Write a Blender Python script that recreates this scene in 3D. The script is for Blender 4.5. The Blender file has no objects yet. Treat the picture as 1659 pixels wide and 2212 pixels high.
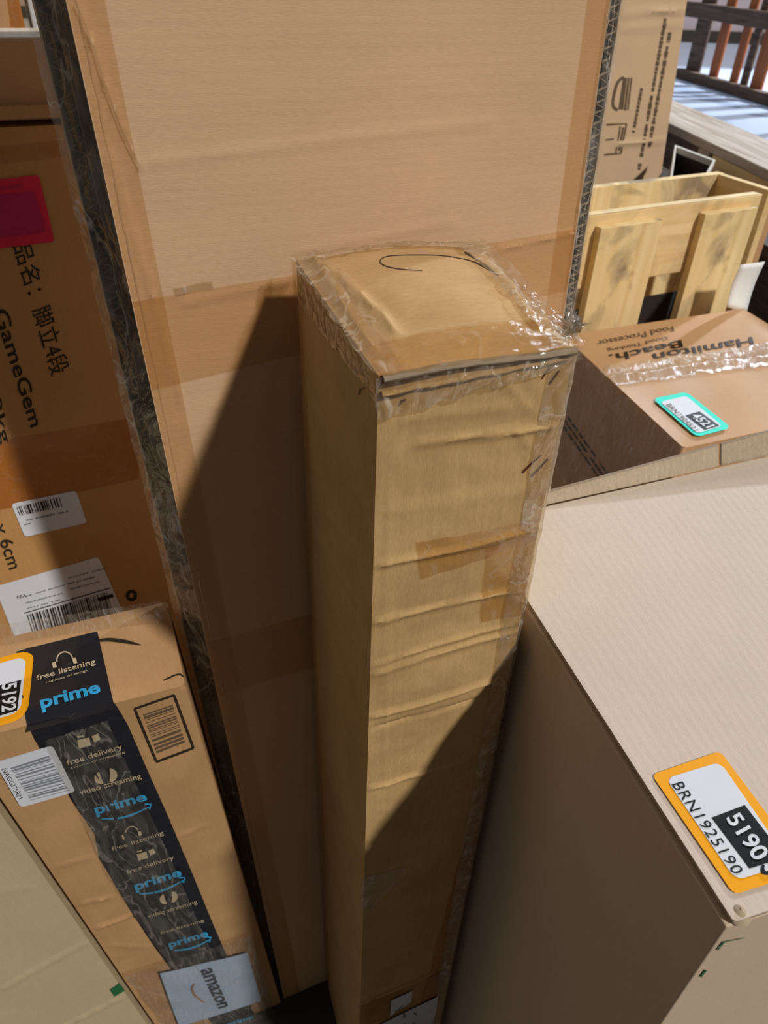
import bpy, bmesh, random
from math import *
from mathutils import Vector, Matrix, noise
V = Vector
random.seed(7)
scn = bpy.context.scene
COL = scn.collection

# ------------------------------------------------------------------ camera
FPX, CX, CY = 1600.0, 829.5, 1106.0
PITCH, ROLL = radians(37.5), radians(2.06)
CAM = V((0, 0, 1.75))
FW = V((0, cos(PITCH), -sin(PITCH)))
R0, U0 = V((1, 0, 0)), V((0, sin(PITCH), cos(PITCH)))
RT = cos(ROLL) * R0 + sin(ROLL) * U0
UP = cos(ROLL) * U0 - sin(ROLL) * R0
cd = bpy.data.cameras.new('camera'); cam = bpy.data.objects.new('camera', cd); COL.objects.link(cam)
cd.sensor_fit = 'VERTICAL'; cd.sensor_height = 36; cd.sensor_width = 27
cd.lens = FPX / 2212 * 36; cd.clip_start = .02; cd.clip_end = 200
m = Matrix((RT, UP, -FW)).transposed().to_4x4(); m.translation = CAM; cam.matrix_world = m
cd.dof.use_dof = True; cd.dof.focus_distance = 0.68; cd.dof.aperture_fstop = 10
scn.camera = cam

# ------------------------------------------------------------------ light
vs = scn.view_settings
vs.view_transform = 'Standard'; vs.look = 'None'; vs.gamma = 1; vs.exposure = 0.0; vs.use_curve_mapping = False
w = bpy.data.worlds.new('world'); scn.world = w; w.use_nodes = True
wn = w.node_tree.nodes; bg = wn['Background']
bg.inputs[0].default_value = (1.0, .90, .80, 1); bg.inputs[1].default_value = 0.085

def lamp(name, kind, loc, target, energy, color, **k):
    l = bpy.data.lights.new(name, kind); l.energy = energy; l.color = color
    for a, b in k.items(): setattr(l, a, b)
    o = bpy.data.objects.new(name, l); COL.objects.link(o); o.location = loc
    o.rotation_euler = (V(target) - V(loc)).to_track_quat('-Z', 'Y').to_euler()
    return o
SUNDIR = V((-.912, .701, -1.20))
lamp('sun', 'SUN', -SUNDIR * 4, (0, 0, 0), 3.05, (1, .935, .85), angle=radians(3.0))
# high window band at the back of the warehouse, daylight door beside the far slatted crate
lamp('window_light', 'AREA', (1.6, 7.5, 5.2), (0.3, .8, 1.2), 120, (.74, .86, 1.0), shape='RECTANGLE', size=3.2, size_y=.8)
lamp('left_fill_light', 'AREA', (-3.2, .4, 3.6), (-.3, .6, .9), 6, (1, .90, .78), shape='RECTANGLE', size=1.6, size_y=1.6)  # soft fill added overhead at front left, not a seen window
lamp('door_light', 'SPOT', (6.1, 7.6, 3.6), (3.0, 5.2, 1.0), 2600, (.82, .90, 1.0), spot_size=radians(75), shadow_soft_size=.12)

# ------------------------------------------------------------------ measuring helpers
def ray(x, y): return FW + RT * ((x - CX) / FPX) + UP * ((CY - y) / FPX)
def atz(x, y, z): d = ray(x, y); return CAM + d * ((z - CAM.z) / d.z)
def onp(x, y, P, n): d = ray(x, y); return CAM + d * ((P - CAM).dot(n) / d.dot(n))

class Face:
    """a bilinear panel c00 c10 c11 c01 with an outward relief h(u,v) in metres"""
    def __init__(s, c00, c10, c11, c01, h=None):
        s.c = [V(a) for a in (c00, c10, c11, c01)]; s.h = h
        s.n = ((s.c[1] - s.c[0]).cross(s.c[3] - s.c[0])).normalized()
        s.lu = ((s.c[1] - s.c[0]).length + (s.c[2] - s.c[3]).length) / 2
        s.lv = ((s.c[3] - s.c[0]).length + (s.c[2] - s.c[1]).length) / 2
    def base(s, u, v):
        a, b, c, d = s.c
        return a * (1 - u) * (1 - v) + b * u * (1 - v) + c * u * v + d * (1 - u) * v
    def P(s, u, v, off=0):
        k = s.h(min(1, max(0, u)), min(1, max(0, v))) if s.h else 0
        return s.base(u, v) + s.n * (k + off)
    def uv(s, x, y):
        p = onp(x, y, s.c[0], s.n); u = v = .5
        for _ in range(12):
            r = p - s.base(u, v)
            du = (s.c[1] - s.c[0]) * (1 - v) + (s.c[2] - s.c[3]) * v
            dv = (s.c[3] - s.c[0]) * (1 - u) + (s.c[2] - s.c[1]) * u
            a, b, c = du.dot(du), du.dot(dv), dv.dot(dv); e, f = r.dot(du), r.dot(dv); D = a * c - b * b
            u += (e * c - f * b) / D; v += (f * a - e * b) / D
        return u, v

def link(name, me, mat, parent=None):
    if mat is not None:
        for mm in (mat if isinstance(mat, (list, tuple)) else [mat]): me.materials.append(mm)
    o = bpy.data.objects.new(name, me); COL.objects.link(o)
    if parent: o.parent = parent
    return o
def tag(o, label=None, cat=None, group=None, kind=None):
    if label: o['label'] = label
    if cat: o['category'] = cat
    if group: o['group'] = group
    if kind: o['kind'] = kind
    return o
def thing(name, label, cat, group=None):
    return tag(bpy.data.objects.new(name, None) if not COL.objects.link else _emp(name), label, cat, group)
def _emp(name):
    o = bpy.data.objects.new(name, None); COL.objects.link(o); o.empty_display_size = .05; return o
def bevel(o, w_=.0025, seg=3, ang=50):
    b = o.modifiers.new('bevel', 'BEVEL'); b.width = w_; b.segments = seg; b.limit_method = 'ANGLE'; b.angle_limit = radians(ang)
    return o

def gridmesh(name, fn, us, vs_, mat, parent=None, uvf=None, smooth=True, solid=0):
    """fn(u,v)->point ; us, vs_ parameter lists"""
    bm = bmesh.new(); L = bm.loops.layers.uv.new('UVMap')
    g = [[bm.verts.new(fn(u, v)) for u in us] for v in vs_]
    for j in range(len(vs_) - 1):
        for i in range(len(us) - 1):
            f = bm.faces.new((g[j][i], g[j][i + 1], g[j + 1][i + 1], g[j + 1][i])); f.smooth = smooth
            for l, (a, b) in zip(f.loops, ((i, j), (i + 1, j), (i + 1, j + 1), (i, j + 1))):
                l[L].uv = uvf(us[a], vs_[b]) if uvf else (us[a], vs_[b])
    me = bpy.data.meshes.new(name); bm.to_mesh(me); bm.free()
    o = link(name, me, mat, parent)
    if solid:
        s = o.modifiers.new('solid', 'SOLIDIFY'); s.thickness = solid; s.offset = 1
    return o
def lin(a, b, n): return [a + (b - a) * i / n for i in range(n + 1)]

def box8(name, cs, mats, parent=None, hs=None, cell=None, bev=.0025, faces=None):
    """cs: bottom FL FR BR BL, top FL FR BR BL. returns obj, dict of Faces"""
    q = dict(front=(0, 1, 5, 4), right=(1, 2, 6, 5), back=(2, 3, 7, 6), left=(3, 0, 4, 7), top=(4, 5, 6, 7), bottom=(3, 2, 1, 0))
    hs = hs or {}; bm = bmesh.new(); L = bm.loops.layers.uv.new('UVMap'); F = {}
    mlist = []
    for k, ix in q.items():
        fa = Face(*[cs[i] for i in ix], h=hs.get(k)); F[k] = fa
        mt = mats.get(k, mats['all']) if isinstance(mats, dict) else mats
        if mt not in mlist: mlist.append(mt)
        mi = mlist.index(mt)
        c = (cell or {}).get(k)
        nu = max(1, round(fa.lu / c)) if c else 1; nv = max(1, round(fa.lv / c)) if c else 1
        g = [[bm.verts.new(fa.P(i / nu, j / nv)) for i in range(nu + 1)] for j in range(nv + 1)]
        for j in range(nv):
            for i in range(nu):
                f = bm.faces.new((g[j][i], g[j][i + 1], g[j + 1][i + 1], g[j + 1][i])); f.material_index = mi; f.smooth = True
                for l, (a, b) in zip(f.loops, ((i, j), (i + 1, j), (i + 1, j + 1), (i, j + 1))):
                    l[L].uv = (a / nu * fa.lu, b / nv * fa.lv)
    bmesh.ops.remove_doubles(bm, verts=bm.verts, dist=1e-5)
    for e in bm.edges:
        if len(e.link_faces) == 2 and e.calc_face_angle(0) > radians(40): e.smooth = False
    me = bpy.data.meshes.new(name); bm.to_mesh(me); bm.free()
    o = link(name, me, mlist, parent)
    if bev: bevel(o, bev)
    return o, F
def hexa(name, P, ux, uy, uz, mat, parent=None, bev=.002):
    """simple board from corner P (front-left-bottom)"""
    P, ux, uy, uz = V(P), V(ux), V(uy), V(uz)
    cs = [P, P + ux, P + ux + uy, P + uy]; cs += [c + uz for c in cs]
    return box8(name, cs, mat, parent, bev=bev)[0]

# flat things stuck on a panel ------------------------------------------------
def patch(name, fa, px, mat, parent, off=.0006, n=(6, 6), uv_in=None, hfn=None, wig=0):
    """px: 4 image points bl, br, tr, tl measured on the panel, laid onto its relief"""
    q = uv_in or [fa.uv(*p) for p in px]
    sc = (fa.lu, fa.lv)
    w_ = V(((q[1][0] - q[0][0]) * sc[0], (q[1][1] - q[0][1]) * sc[1])).length
    h_ = V(((q[3][0] - q[0][0]) * sc[0], (q[3][1] - q[0][1]) * sc[1])).length
    def fn(s, t):
        u = q[0][0] * (1 - s) * (1 - t) + q[1][0] * s * (1 - t) + q[2][0] * s * t + q[3][0] * (1 - s) * t
        v = q[0][1] * (1 - s) * (1 - t) + q[1][1] * s * (1 - t) + q[2][1] * s * t + q[3][1] * (1 - s) * t
        if wig:
            u += wig * noise.noise(V((t * h_ * 60, 1.7, s * 2))) / sc[0]; v += wig * noise.noise(V((s * w_ * 60, 7.7, t * 2))) / sc[1]
        return fa.P(u, v, off + (hfn(s, t) if hfn else 0))
    return gridmesh(name, fn, lin(0, 1, n[0]), lin(0, 1, n[1]), mat, parent, uvf=lambda s, t: (s * w_, t * h_))
def rpatch(name, fa, px, mat, parent, off=.0006, r=.12):
    """label with rounded corners (4 image points bl br tr tl)"""
    q = [fa.uv(*p) for p in px]
    W = V(((q[1][0] - q[0][0]) * fa.lu, (q[1][1] - q[0][1]) * fa.lv)).length; H = V(((q[3][0] - q[0][0]) * fa.lu, (q[3][1] - q[0][1]) * fa.lv)).length
    rr = r * min(W, H); pts = []
    for cx, cy, a0 in ((W - rr, rr, -90), (W - rr, H - rr, 0), (rr, H - rr, 90), (rr, rr, 180)):
        for k in range(6):
            a = radians(a0 + k * 18); pts.append(((cx + rr * cos(a)) / W, (cy + rr * sin(a)) / H))
    bm = bmesh.new(); L = bm.loops.layers.uv.new('UVMap'); vs2 = []
    for s, t in pts:
        u = q[0][0] * (1 - s) * (1 - t) + q[1][0] * s * (1 - t) + q[2][0] * s * t + q[3][0] * (1 - s) * t
        v = q[0][1] * (1 - s) * (1 - t) + q[1][1] * s * (1 - t) + q[2][1] * s * t + q[3][1] * (1 - s) * t
        vs2.append(bm.verts.new(fa.P(u, v, off)))
    f = bm.faces.new(vs2)
    for l, p in zip(f.loops, pts): l[L].uv = (p[0] * W, p[1] * H)
    me = bpy.data.meshes.new(name); bm.to_mesh(me); bm.free()
    return link(name, me, mat, parent)
def text(name, s, fa, px, mat, parent, off=.0012, bold=0.0, spacing=1.0, shear=0.0, full=False):
    """px: bl, br, tr, tl of the word's ink box"""
    cu = bpy.data.curves.new(name, 'FONT'); cu.body = s; cu.size = 1; cu.offset = bold; cu.space_character = spacing; cu.shear = shear
    cu.resolution_u = 4
    o = bpy.data.objects.new(name, cu); COL.objects.link(o)
    dg = bpy.context.evaluated_depsgraph_get(); me = bpy.data.meshes.new_from_object(o.evaluated_get(dg))
    bpy.data.objects.remove(o); bpy.data.curves.remove(cu)
    xs = [v.co.x for v in me.vertices]; ys = [v.co.y for v in me.vertices]
    if not xs: return None
    x0, x1, y0, y1 = min(xs), max(xs), min(ys), max(ys)
    q = [fa.uv(*p) for p in px]
    for v in me.vertices:
        a = (v.co.x - x0) / (x1 - x0); b = (v.co.y - y0) / (y1 - y0)
        u_ = q[0][0] * (1 - a) * (1 - b) + q[1][0] * a * (1 - b) + q[2][0] * a * b + q[3][0] * (1 - a) * b
        v_ = q[0][1] * (1 - a) * (1 - b) + q[1][1] * a * (1 - b) + q[2][1] * a * b + q[3][1] * (1 - a) * b
        v.co = fa.P(u_, v_, off)
    return link(name, me, mat, parent)
def strokes(name, fa, lines, mat, parent, off=.0012):
    """lines: list of [(x,y,halfwidth_px)...] drawn as ribbons on the panel"""
    bm = bmesh.new()
    for ln in lines:
        n = len(ln); prev = None
        for i, (x, y, hw) in enumerate(ln):
            a = ln[max(0, i - 1)]; b = ln[min(n - 1, i + 1)]
            d = V((b[0] - a[0], b[1] - a[1])); d = d.normalized() if d.length else V((1, 0)); nn = V((-d.y, d.x))
            A = bm.verts.new(fa.P(*fa.uv(x + nn.x * hw, y + nn.y * hw), off)); B = bm.verts.new(fa.P(*fa.uv(x - nn.x * hw, y - nn.y * hw), off))
            if prev: bm.faces.new((prev[0], A, B, prev[1]))
            prev = (A, B)
    bmesh.ops.recalc_face_normals(bm, faces=bm.faces)
    me = bpy.data.meshes.new(name); bm.to_mesh(me); bm.free()
    return link(name, me, mat, parent)
def smoothline(pts, n=8):
    """catmull-rom through (x,y,w)"""
    out = []
    P = [pts[0]] + list(pts) + [pts[-1]]
    for i in range(1, len(P) - 2):
        for k in range(n):
            t = k / n
            out.append(tuple(.5 * ((2 * P[i][c]) + (-P[i - 1][c] + P[i + 1][c]) * t + (2 * P[i - 1][c] - 5 * P[i][c] + 4 * P[i + 1][c] - P[i + 2][c]) * t * t + (-P[i - 1][c] + 3 * P[i][c] - 3 * P[i + 1][c] + P[i + 2][c]) * t ** 3) for c in range(3)))
    out.append(tuple(pts[-1])); return out
def barcode(name, fa, px, mat, parent, n=24, vertical=True, off=.0012, seed=1, fill=.5):
    rnd = random.Random(seed); q = [fa.uv(*p) for p in px]; bm = bmesh.new()
    def M(s, t): return fa.P(q[0][0] * (1 - s) * (1 - t) + q[1][0] * s * (1 - t) + q[2][0] * s * t + q[3][0] * (1 - s) * t,
                             q[0][1] * (1 - s) * (1 - t) + q[1][1] * s * (1 - t) + q[2][1] * s * t + q[3][1] * (1 - s) * t, off)
    x = 0; st = 1 / n
    while x < 1 - st * .3:
        ww = st * rnd.choice((.25, .45, .8)) * fill * 2; x2 = min(1, x + ww)
        c = [(x, 0), (x2, 0), (x2, 1), (x, 1)]
        if not vertical: c = [(0, x), (1, x), (1, x2), (0, x2)]
        bm.faces.new([bm.verts.new(M(*p)) for p in c]); x = x2 + st * rnd.choice((.3, .5, .8))
    me = bpy.data.meshes.new(name); bm.to_mesh(me); bm.free()
    return link(name, me, mat, parent)
def dashes(name, fa, p0, p1, hw, mat, parent, seed=1, n=24, off=.0012):
    """small blurred-out print: a row of short blocks between two image points"""
    rnd = random.Random(seed); t = 0; L = []
    while t < 1:
        d = rnd.uniform(.3, 1.6) / n
        if rnd.random() < .85:
            a, b = t, min(1, t + d * .8); k = rnd.uniform(.6, 1)
            L.append([(p0[0] + (p1[0] - p0[0]) * a, p0[1] + (p1[1] - p0[1]) * a, hw * k), (p0[0] + (p1[0] - p0[0]) * b, p0[1] + (p1[1] - p0[1]) * b, hw * k)])
        t += d
    return strokes(name, fa, L, mat, parent, off)

# ------------------------------------------------------------------ materials
def newmat(name):
    m = bpy.data.materials.new(name); m.use_nodes = True; nt = m.node_tree; p = nt.nodes['Principled BSDF']
    return m, nt, p
def s2l(c): return tuple(((x / 255) / 12.92 if x / 255 <= .04045 else ((x / 255 + .055) / 1.055) ** 2.4) for x in c)
def N(nt, t, **k):
    n = nt.nodes.new(t)
    for a, b in k.items(): setattr(n, a, b)
    return n
def plain(name, rgb, rough=.6, spec=.3, **k):
    m, nt, p = newmat(name); p.inputs['Base Color'].default_value = (*s2l(rgb), 1); p.inputs['Roughness'].default_value = rough
    p.inputs['Specular IOR Level'].default_value = spec
    tc = N(nt, 'ShaderNodeTexCoord'); no = N(nt, 'ShaderNodeTexNoise'); no.inputs['Scale'].default_value = k.get('scale', 60)
    nt.links.new(tc.outputs['Object'], no.inputs['Vector'])
    mx = N(nt, 'ShaderNodeMix', data_type='RGBA', blend_type='MULTIPLY'); mx.inputs[0].default_value = k.get('var', .25)
    mx.inputs[6].default_value = (*s2l(rgb), 1); nt.links.new(no.outputs['Fac'], mx.inputs[7]); nt.links.new(mx.outputs[2], p.inputs['Base Color'])
    if k.get('alpha'): p.inputs['Alpha'].default_value = k['alpha']
    return m
def cardboard(name, rgb, flute='v', fl=.12, period=.0075, mott=.35, rough=.72, bump=.25, gloss=0.0, blotch=0):
    """kraft board; flutes run along the named UV axis"""
    m, nt, p = newmat(name); lk = nt.links.new
    tc = N(nt, 'ShaderNodeTexCoord'); mp = N(nt, 'ShaderNodeMapping'); lk(tc.outputs['UV'], mp.inputs[0])
    # long fibres across the flutes
    fib = N(nt, 'ShaderNodeTexNoise'); fib.inputs['Scale'].default_value = 1; fib.inputs['Detail'].default_value = 4
    mf = N(nt, 'ShaderNodeMapping'); mf.inputs['Scale'].default_value = (900, 160, 1) if flute == 'v' else (160, 900, 1)
    lk(tc.outputs['UV'], mf.inputs[0]); lk(mf.outputs[0], fib.inputs[0])
    big = N(nt, 'ShaderNodeTexNoise'); big.inputs['Scale'].default_value = 9; big.inputs['Detail'].default_value = 5; lk(tc.outputs['UV'], big.inputs[0])
    med = N(nt, 'ShaderNodeTexNoise'); med.inputs['Scale'].default_value = 1; med.inputs['Detail'].default_value = 3
    mm_ = N(nt, 'ShaderNodeMapping'); mm_.inputs['Scale'].default_value = (130, 30, 1) if flute == 'v' else (30, 130, 1)
    lk(tc.outputs['UV'], mm_.inputs[0]); lk(mm_.outputs[0], med.inputs[0])
    wv = N(nt, 'ShaderNodeTexWave', wave_type='BANDS', bands_direction='X' if flute == 'v' else 'Y', wave_profile='SIN')
    wv.inputs['Scale'].default_value = 1 / period * .314159 * 1.0; wv.inputs['Distortion'].default_value = .6; wv.inputs['Detail'].default_value = 1
    lk(tc.outputs['UV'], wv.inputs[0])
    base = s2l(rgb); dark = tuple(c * (1 - mott) for c in base); lite = tuple(min(1, c * (1 + mott * .55)) for c in base)
    r1 = N(nt, 'ShaderNodeValToRGB'); r1.color_ramp.elements[0].position = .3; r1.color_ramp.elements[1].position = .72
    r1.color_ramp.elements[0].color = (*dark, 1); r1.color_ramp.elements[1].color = (*lite, 1)
    a = N(nt, 'ShaderNodeMath', operation='MULTIPLY_ADD'); a.inputs[1].default_value = .5; lk(fib.outputs['Fac'], a.inputs[0])
    b = N(nt, 'ShaderNodeMath', operation='MULTIPLY'); b.inputs[1].default_value = .3; lk(big.outputs['Fac'], b.inputs[0]); lk(b.outputs[0], a.inputs[2])
    c = N(nt, 'ShaderNodeMath', operation='MULTIPLY_ADD'); c.inputs[1].default_value = .2; lk(med.outputs['Fac'], c.inputs[0]); lk(a.outputs[0], c.inputs[2])
    d = N(nt, 'ShaderNodeMath', operation='MULTIPLY_ADD'); d.inputs[1].default_value = fl * .25; lk(wv.outputs['Fac'], d.inputs[0]); lk(c.outputs[0], d.inputs[2])
    lk(d.outputs[0], r1.inputs[0])
    col = r1.outputs[0]
    if blotch:
        bn = N(nt, 'ShaderNodeTexNoise'); bn.inputs['Scale'].default_value = 14; bn.inputs['Detail'].default_value = 6; lk(tc.outputs['UV'], bn.inputs[0])
        br = N(nt, 'ShaderNodeValToRGB'); br.color_ramp.elements[0].position = .45; br.color_ramp.elements[1].position = .62
        br.color_ramp.elements[0].color = (1, 1, 1, 1); br.color_ramp.elements[1].color = (1 - blotch, 1 - blotch * 1.05, 1 - blotch * 1.3, 1)
        mx = N(nt, 'ShaderNodeMix', data_type='RGBA', blend_type='MULTIPLY'); mx.inputs[0].default_value = 1
        lk(bn.outputs['Fac'], br.inputs[0]); lk(col, mx.inputs[6]); lk(br.outputs[0], mx.inputs[7]); col = mx.outputs[2]
    lk(col, p.inputs['Base Color'])
    p.inputs['Roughness'].default_value = rough; p.inputs['Specular IOR Level'].default_value = .25
    if gloss: p.inputs['Coat Weight'].default_value = gloss; p.inputs['Coat Roughness'].default_value = .22
    bp = N(nt, 'ShaderNodeBump'); bp.inputs['Strength'].default_value = bump; bp.inputs['Distance'].default_value = .0012
    e = N(nt, 'ShaderNodeMath', operation='MULTIPLY_ADD'); e.inputs[1].default_value = fl * 2.2; lk(wv.outputs['Fac'], e.inputs[0]); lk(c.outputs[0], e.inputs[2])
    lk(e.outputs[0], bp.inputs['Height']); lk(bp.outputs[0], p.inputs['Normal'])
    return m
def film(name, tint=(.95, .88, .74), haze=.06, rough=.12, wr=.5, scale=45, stretch=(1, 1, 1), gl=.5, hz=(.8, .76, .68)):
    """clear packing tape / stretch film: tinted see-through with a glossy wrinkled skin"""
    m = bpy.data.materials.new(name); m.use_nodes = True; nt = m.node_tree; nt.nodes.clear(); lk = nt.links.new
    out = N(nt, 'ShaderNodeOutputMaterial'); tr = N(nt, 'ShaderNodeBsdfTransparent'); tr.inputs[0].default_value = (*tint, 1)
    gb = N(nt, 'ShaderNodeBsdfGlossy'); gb.inputs['Roughness'].default_value = rough
    df = N(nt, 'ShaderNodeBsdfDiffuse'); df.inputs[0].default_value = (*hz, 1)
    tc = N(nt, 'ShaderNodeTexCoord'); mp = N(nt, 'ShaderNodeMapping'); mp.inputs['Scale'].default_value = stretch
    no = N(nt, 'ShaderNodeTexNoise'); no.inputs['Scale'].default_value = scale; no.inputs['Detail'].default_value = 5; no.inputs['Distortion'].default_value = 1.4
    lk(tc.outputs['UV'], mp.inputs[0]); lk(mp.outputs[0], no.inputs[0])
    bp = N(nt, 'ShaderNodeBump'); bp.inputs['Strength'].default_value = wr; bp.inputs['Distance'].default_value = .004
    vo = N(nt, 'ShaderNodeTexVoronoi', feature='DISTANCE_TO_EDGE'); vo.inputs['Scale'].default_value = scale * 1.3
    dv = N(nt, 'ShaderNodeVectorMath', operation='MULTIPLY_ADD'); dv.inputs[1].default_value = (.03, .03, .03); lk(no.outputs['Color'], dv.inputs[0]); lk(mp.outputs[0], dv.inputs[2]); lk(dv.outputs[0], vo.inputs['Vector'])
    hm = N(nt, 'ShaderNodeMath', operation='MULTIPLY_ADD'); hm.inputs[1].default_value = .3; lk(vo.outputs['Distance'], hm.inputs[0]); lk(no.outputs['Fac'], hm.inputs[2])
    lk(hm.outputs[0], bp.inputs['Height']); lk(bp.outputs[0], gb.inputs['Normal'])
    n2 = N(nt, 'ShaderNodeTexNoise'); n2.inputs['Scale'].default_value = scale * .55; n2.inputs['Detail'].default_value = 3; n2.inputs['Distortion'].default_value = .8; lk(mp.outputs[0], n2.inputs[0])
    ab = N(nt, 'ShaderNodeMath', operation='SUBTRACT'); ab.inputs[1].default_value = .5; lk(n2.outputs['Fac'], ab.inputs[0])
    ac_ = N(nt, 'ShaderNodeMath', operation='ABSOLUTE'); lk(ab.outputs[0], ac_.inputs[0])
    sr_ = N(nt, 'ShaderNodeMapRange'); sr_.inputs[1].default_value = .0; sr_.inputs[2].default_value = .018; sr_.inputs[3].default_value = haze * 3.2; sr_.inputs[4].default_value = 0; lk(ac_.outputs[0], sr_.inputs[0])  # whitish crease streaks painted into the haze to imitate glints
    fr = N(nt, 'ShaderNodeLayerWeight'); fr.inputs[0].default_value = .5
    pw_ = N(nt, 'ShaderNodeMath', operation='POWER'); pw_.inputs[1].default_value = 3.5; lk(fr.outputs['Facing'], pw_.inputs[0])
    k = N(nt, 'ShaderNodeMath', operation='MULTIPLY_ADD'); k.inputs[1].default_value = .45; k.inputs[2].default_value = .03 + gl * .055; k.use_clamp = True; lk(pw_.outputs[0], k.inputs[0])
    rp = N(nt, 'ShaderNodeMapRange'); rp.inputs[1].default_value = .42; rp.inputs[2].default_value = .8; rp.inputs[3].default_value = haze * .4; rp.inputs[4].default_value = haze * 2.6
    lk(no.outputs['Fac'], rp.inputs[0])
    hz_ = N(nt, 'ShaderNodeMath', operation='ADD'); hz_.use_clamp = True; lk(rp.outputs[0], hz_.inputs[0]); lk(sr_.outputs[0], hz_.inputs[1])
    m1 = N(nt, 'ShaderNodeMixShader'); lk(hz_.outputs[0], m1.inputs[0]); lk(tr.outputs[0], m1.inputs[1]); lk(df.outputs[0], m1.inputs[2])
    m2 = N(nt, 'ShaderNodeMixShader'); lk(k.outputs[0], m2.inputs[0]); lk(m1.outputs[0], m2.inputs[1]); lk(gb.outputs[0], m2.inputs[2])
    lk(m2.outputs[0], out.inputs[0]); return m
def wood(name, rgb, dark, scale=1.0, axis=0, stain=.0, rough=.7):
    m, nt, p = newmat(name); lk = nt.links.new
    tc = N(nt, 'ShaderNodeTexCoord'); mp = N(nt, 'ShaderNodeMapping'); mp.inputs['Scale'].default_value = (6 * scale, 90 * scale, 1) if axis == 0 else (90 * scale, 6 * scale, 1)
    lk(tc.outputs['UV'], mp.inputs[0]); no = N(nt, 'ShaderNodeTexNoise'); no.inputs['Scale'].default_value = 1; no.inputs['Detail'].default_value = 5; no.inputs['Distortion'].default_value = 1.2
    lk(mp.outputs[0], no.inputs[0]); r = N(nt, 'ShaderNodeValToRGB'); r.color_ramp.elements[0].position = .32; r.color_ramp.elements[1].position = .62
    r.color_ramp.elements[0].color = (*s2l(dark), 1); r.color_ramp.elements[1].color = (*s2l(rgb), 1); lk(no.outputs['Fac'], r.inputs[0]); col = r.outputs[0]
    if stain:
        sn = N(nt, 'ShaderNodeTexNoise'); sn.inputs['Scale'].default_value = 9; sn.inputs['Detail'].default_value = 7; sn.inputs['Distortion'].default_value = .8; lk(tc.outputs['UV'], sn.inputs[0])
        sr = N(nt, 'ShaderNodeValToRGB'); sr.color_ramp.elements[0].position = .5; sr.color_ramp.elements[1].position = .68
        sr.color_ramp.elements[0].color = (1, 1, 1, 1); sr.color_ramp.elements[1].color = (1 - stain, 1 - stain, 1 - stain * .85, 1)
        mx = N(nt, 'ShaderNodeMix', data_type='RGBA', blend_type='MULTIPLY'); mx.inputs[0].default_value = 1; lk(sn.outputs['Fac'], sr.inputs[0]); lk(col, mx.inputs[6]); lk(sr.outputs[0], mx.inputs[7]); col = mx.outputs[2]
    lk(col, p.inputs['Base Color']); p.inputs['Roughness'].default_value = rough; p.inputs['Specular IOR Level'].default_value = .25
    bp = N(nt, 'ShaderNodeBump'); bp.inputs['Strength'].default_value = .3; bp.inputs['Distance'].default_value = .001; lk(no.outputs['Fac'], bp.inputs['Height']); lk(bp.outputs[0], p.inputs['Normal'])
    return m
M = {}
M['kraft_center'] = cardboard('kraft_ochre', (188, 156, 108), 'v', .10, mott=.22, blotch=.10)
M['kraft_center_top'] = cardboard('kraft_ochre_top', (196, 162, 116), 'u', .10, mott=.22, blotch=.10)
M['kraft_big'] = cardboard('kraft_pink_brown', (204, 170, 138), 'u', .05, mott=.12)
M['kraft_side'] = cardboard('kraft_edge', (176, 160, 138), 'v', .1, mott=.3)
M['kraft_pale'] = cardboard('kraft_pale', (200, 187, 174), 'v', .10, period=.0085, mott=.12, bump=.22)
M['kraft_pale_side'] = cardboard('kraft_pale_side', (196, 177, 156), 'v', .06, mott=.10, bump=.12)
M['kraft_dim'] = cardboard('kraft_warm', (186, 142, 90), 'v', .06, mott=.16, gloss=.25)
M['kraft_parcel'] = cardboard('kraft_parcel', (184, 146, 104), 'v', .06, mott=.14, blotch=.08)
M['kraft_olive'] = cardboard('kraft_olive', (186, 170, 138), 'v', .04, mott=.12)
M['kraft_brown'] = cardboard('kraft_brown', (192, 152, 112), 'u', .05, mott=.12, gloss=.3)
M['kraft_far'] = cardboard('kraft_far', (206, 178, 146), 'v', .05, mott=.10)
M['flute'] = cardboard('flute_paper', (150, 134, 114), 'v', .0, mott=.35, bump=.4)
M['gap'] = plain('gap_shade', (96, 74, 54), .8)  # dark brown puts the shade of the board gaps into the colour
M['tape'] = film('clear_tape', (.94, .85, .68), .03, .16, .25, 30, gl=.6)
M['tape_smooth'] = film('clear_tape_smooth', (.955, .885, .765), .006, .25, .05, 20, gl=.3)
M['tape_wrinkled'] = film('wrinkled_tape', (.95, .90, .78), .09, .09, 1.0, 42, (1, .55, 1), gl=2.0, hz=(.85, .8, .7))
M['wrap'] = film('stretch_wrap', (.95, .93, .90), .10, .12, 1.0, 50, (1, .35, 1), gl=1.5)
M['tape_crinkle'] = film('crinkled_tape', (.97, .95, .92), .05, .10, 1.0, 40, (2.5, .5, 1), gl=1.5)
M['amber_tape'] = film('amber_tape', (.88, .70, .44), .02, .18, .2, 30)
M['ink'] = plain('printing_ink', (48, 40, 32), .7)
M['ink_far'] = plain('printing_ink_faded', (104, 86, 68), .7)
M['pen'] = plain('marker_pen', (70, 60, 52), .5)
M['redpen'] = plain('red_brown_marker', (92, 40, 26), .4)
M['green'] = plain('green_marker', (40, 110, 70), .5)
M['greentape'] = plain('green_tape', (40, 110, 66), .4)
M['white'] = plain('white_label', (214, 220, 232), .45, .3, var=.08)
M['tagwhite'] = plain('silver_tag_paper', (248, 252, 255), .2, .8, var=0)
M['orange'] = plain('orange_label', (240, 166, 24), .4, .3, var=.08)
M['cyan'] = plain('turquoise_label', (0, 226, 206), .4, .3, var=.05)
M['black'] = plain('label_black', (22, 24, 28), .4, .3, var=.1)
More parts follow.
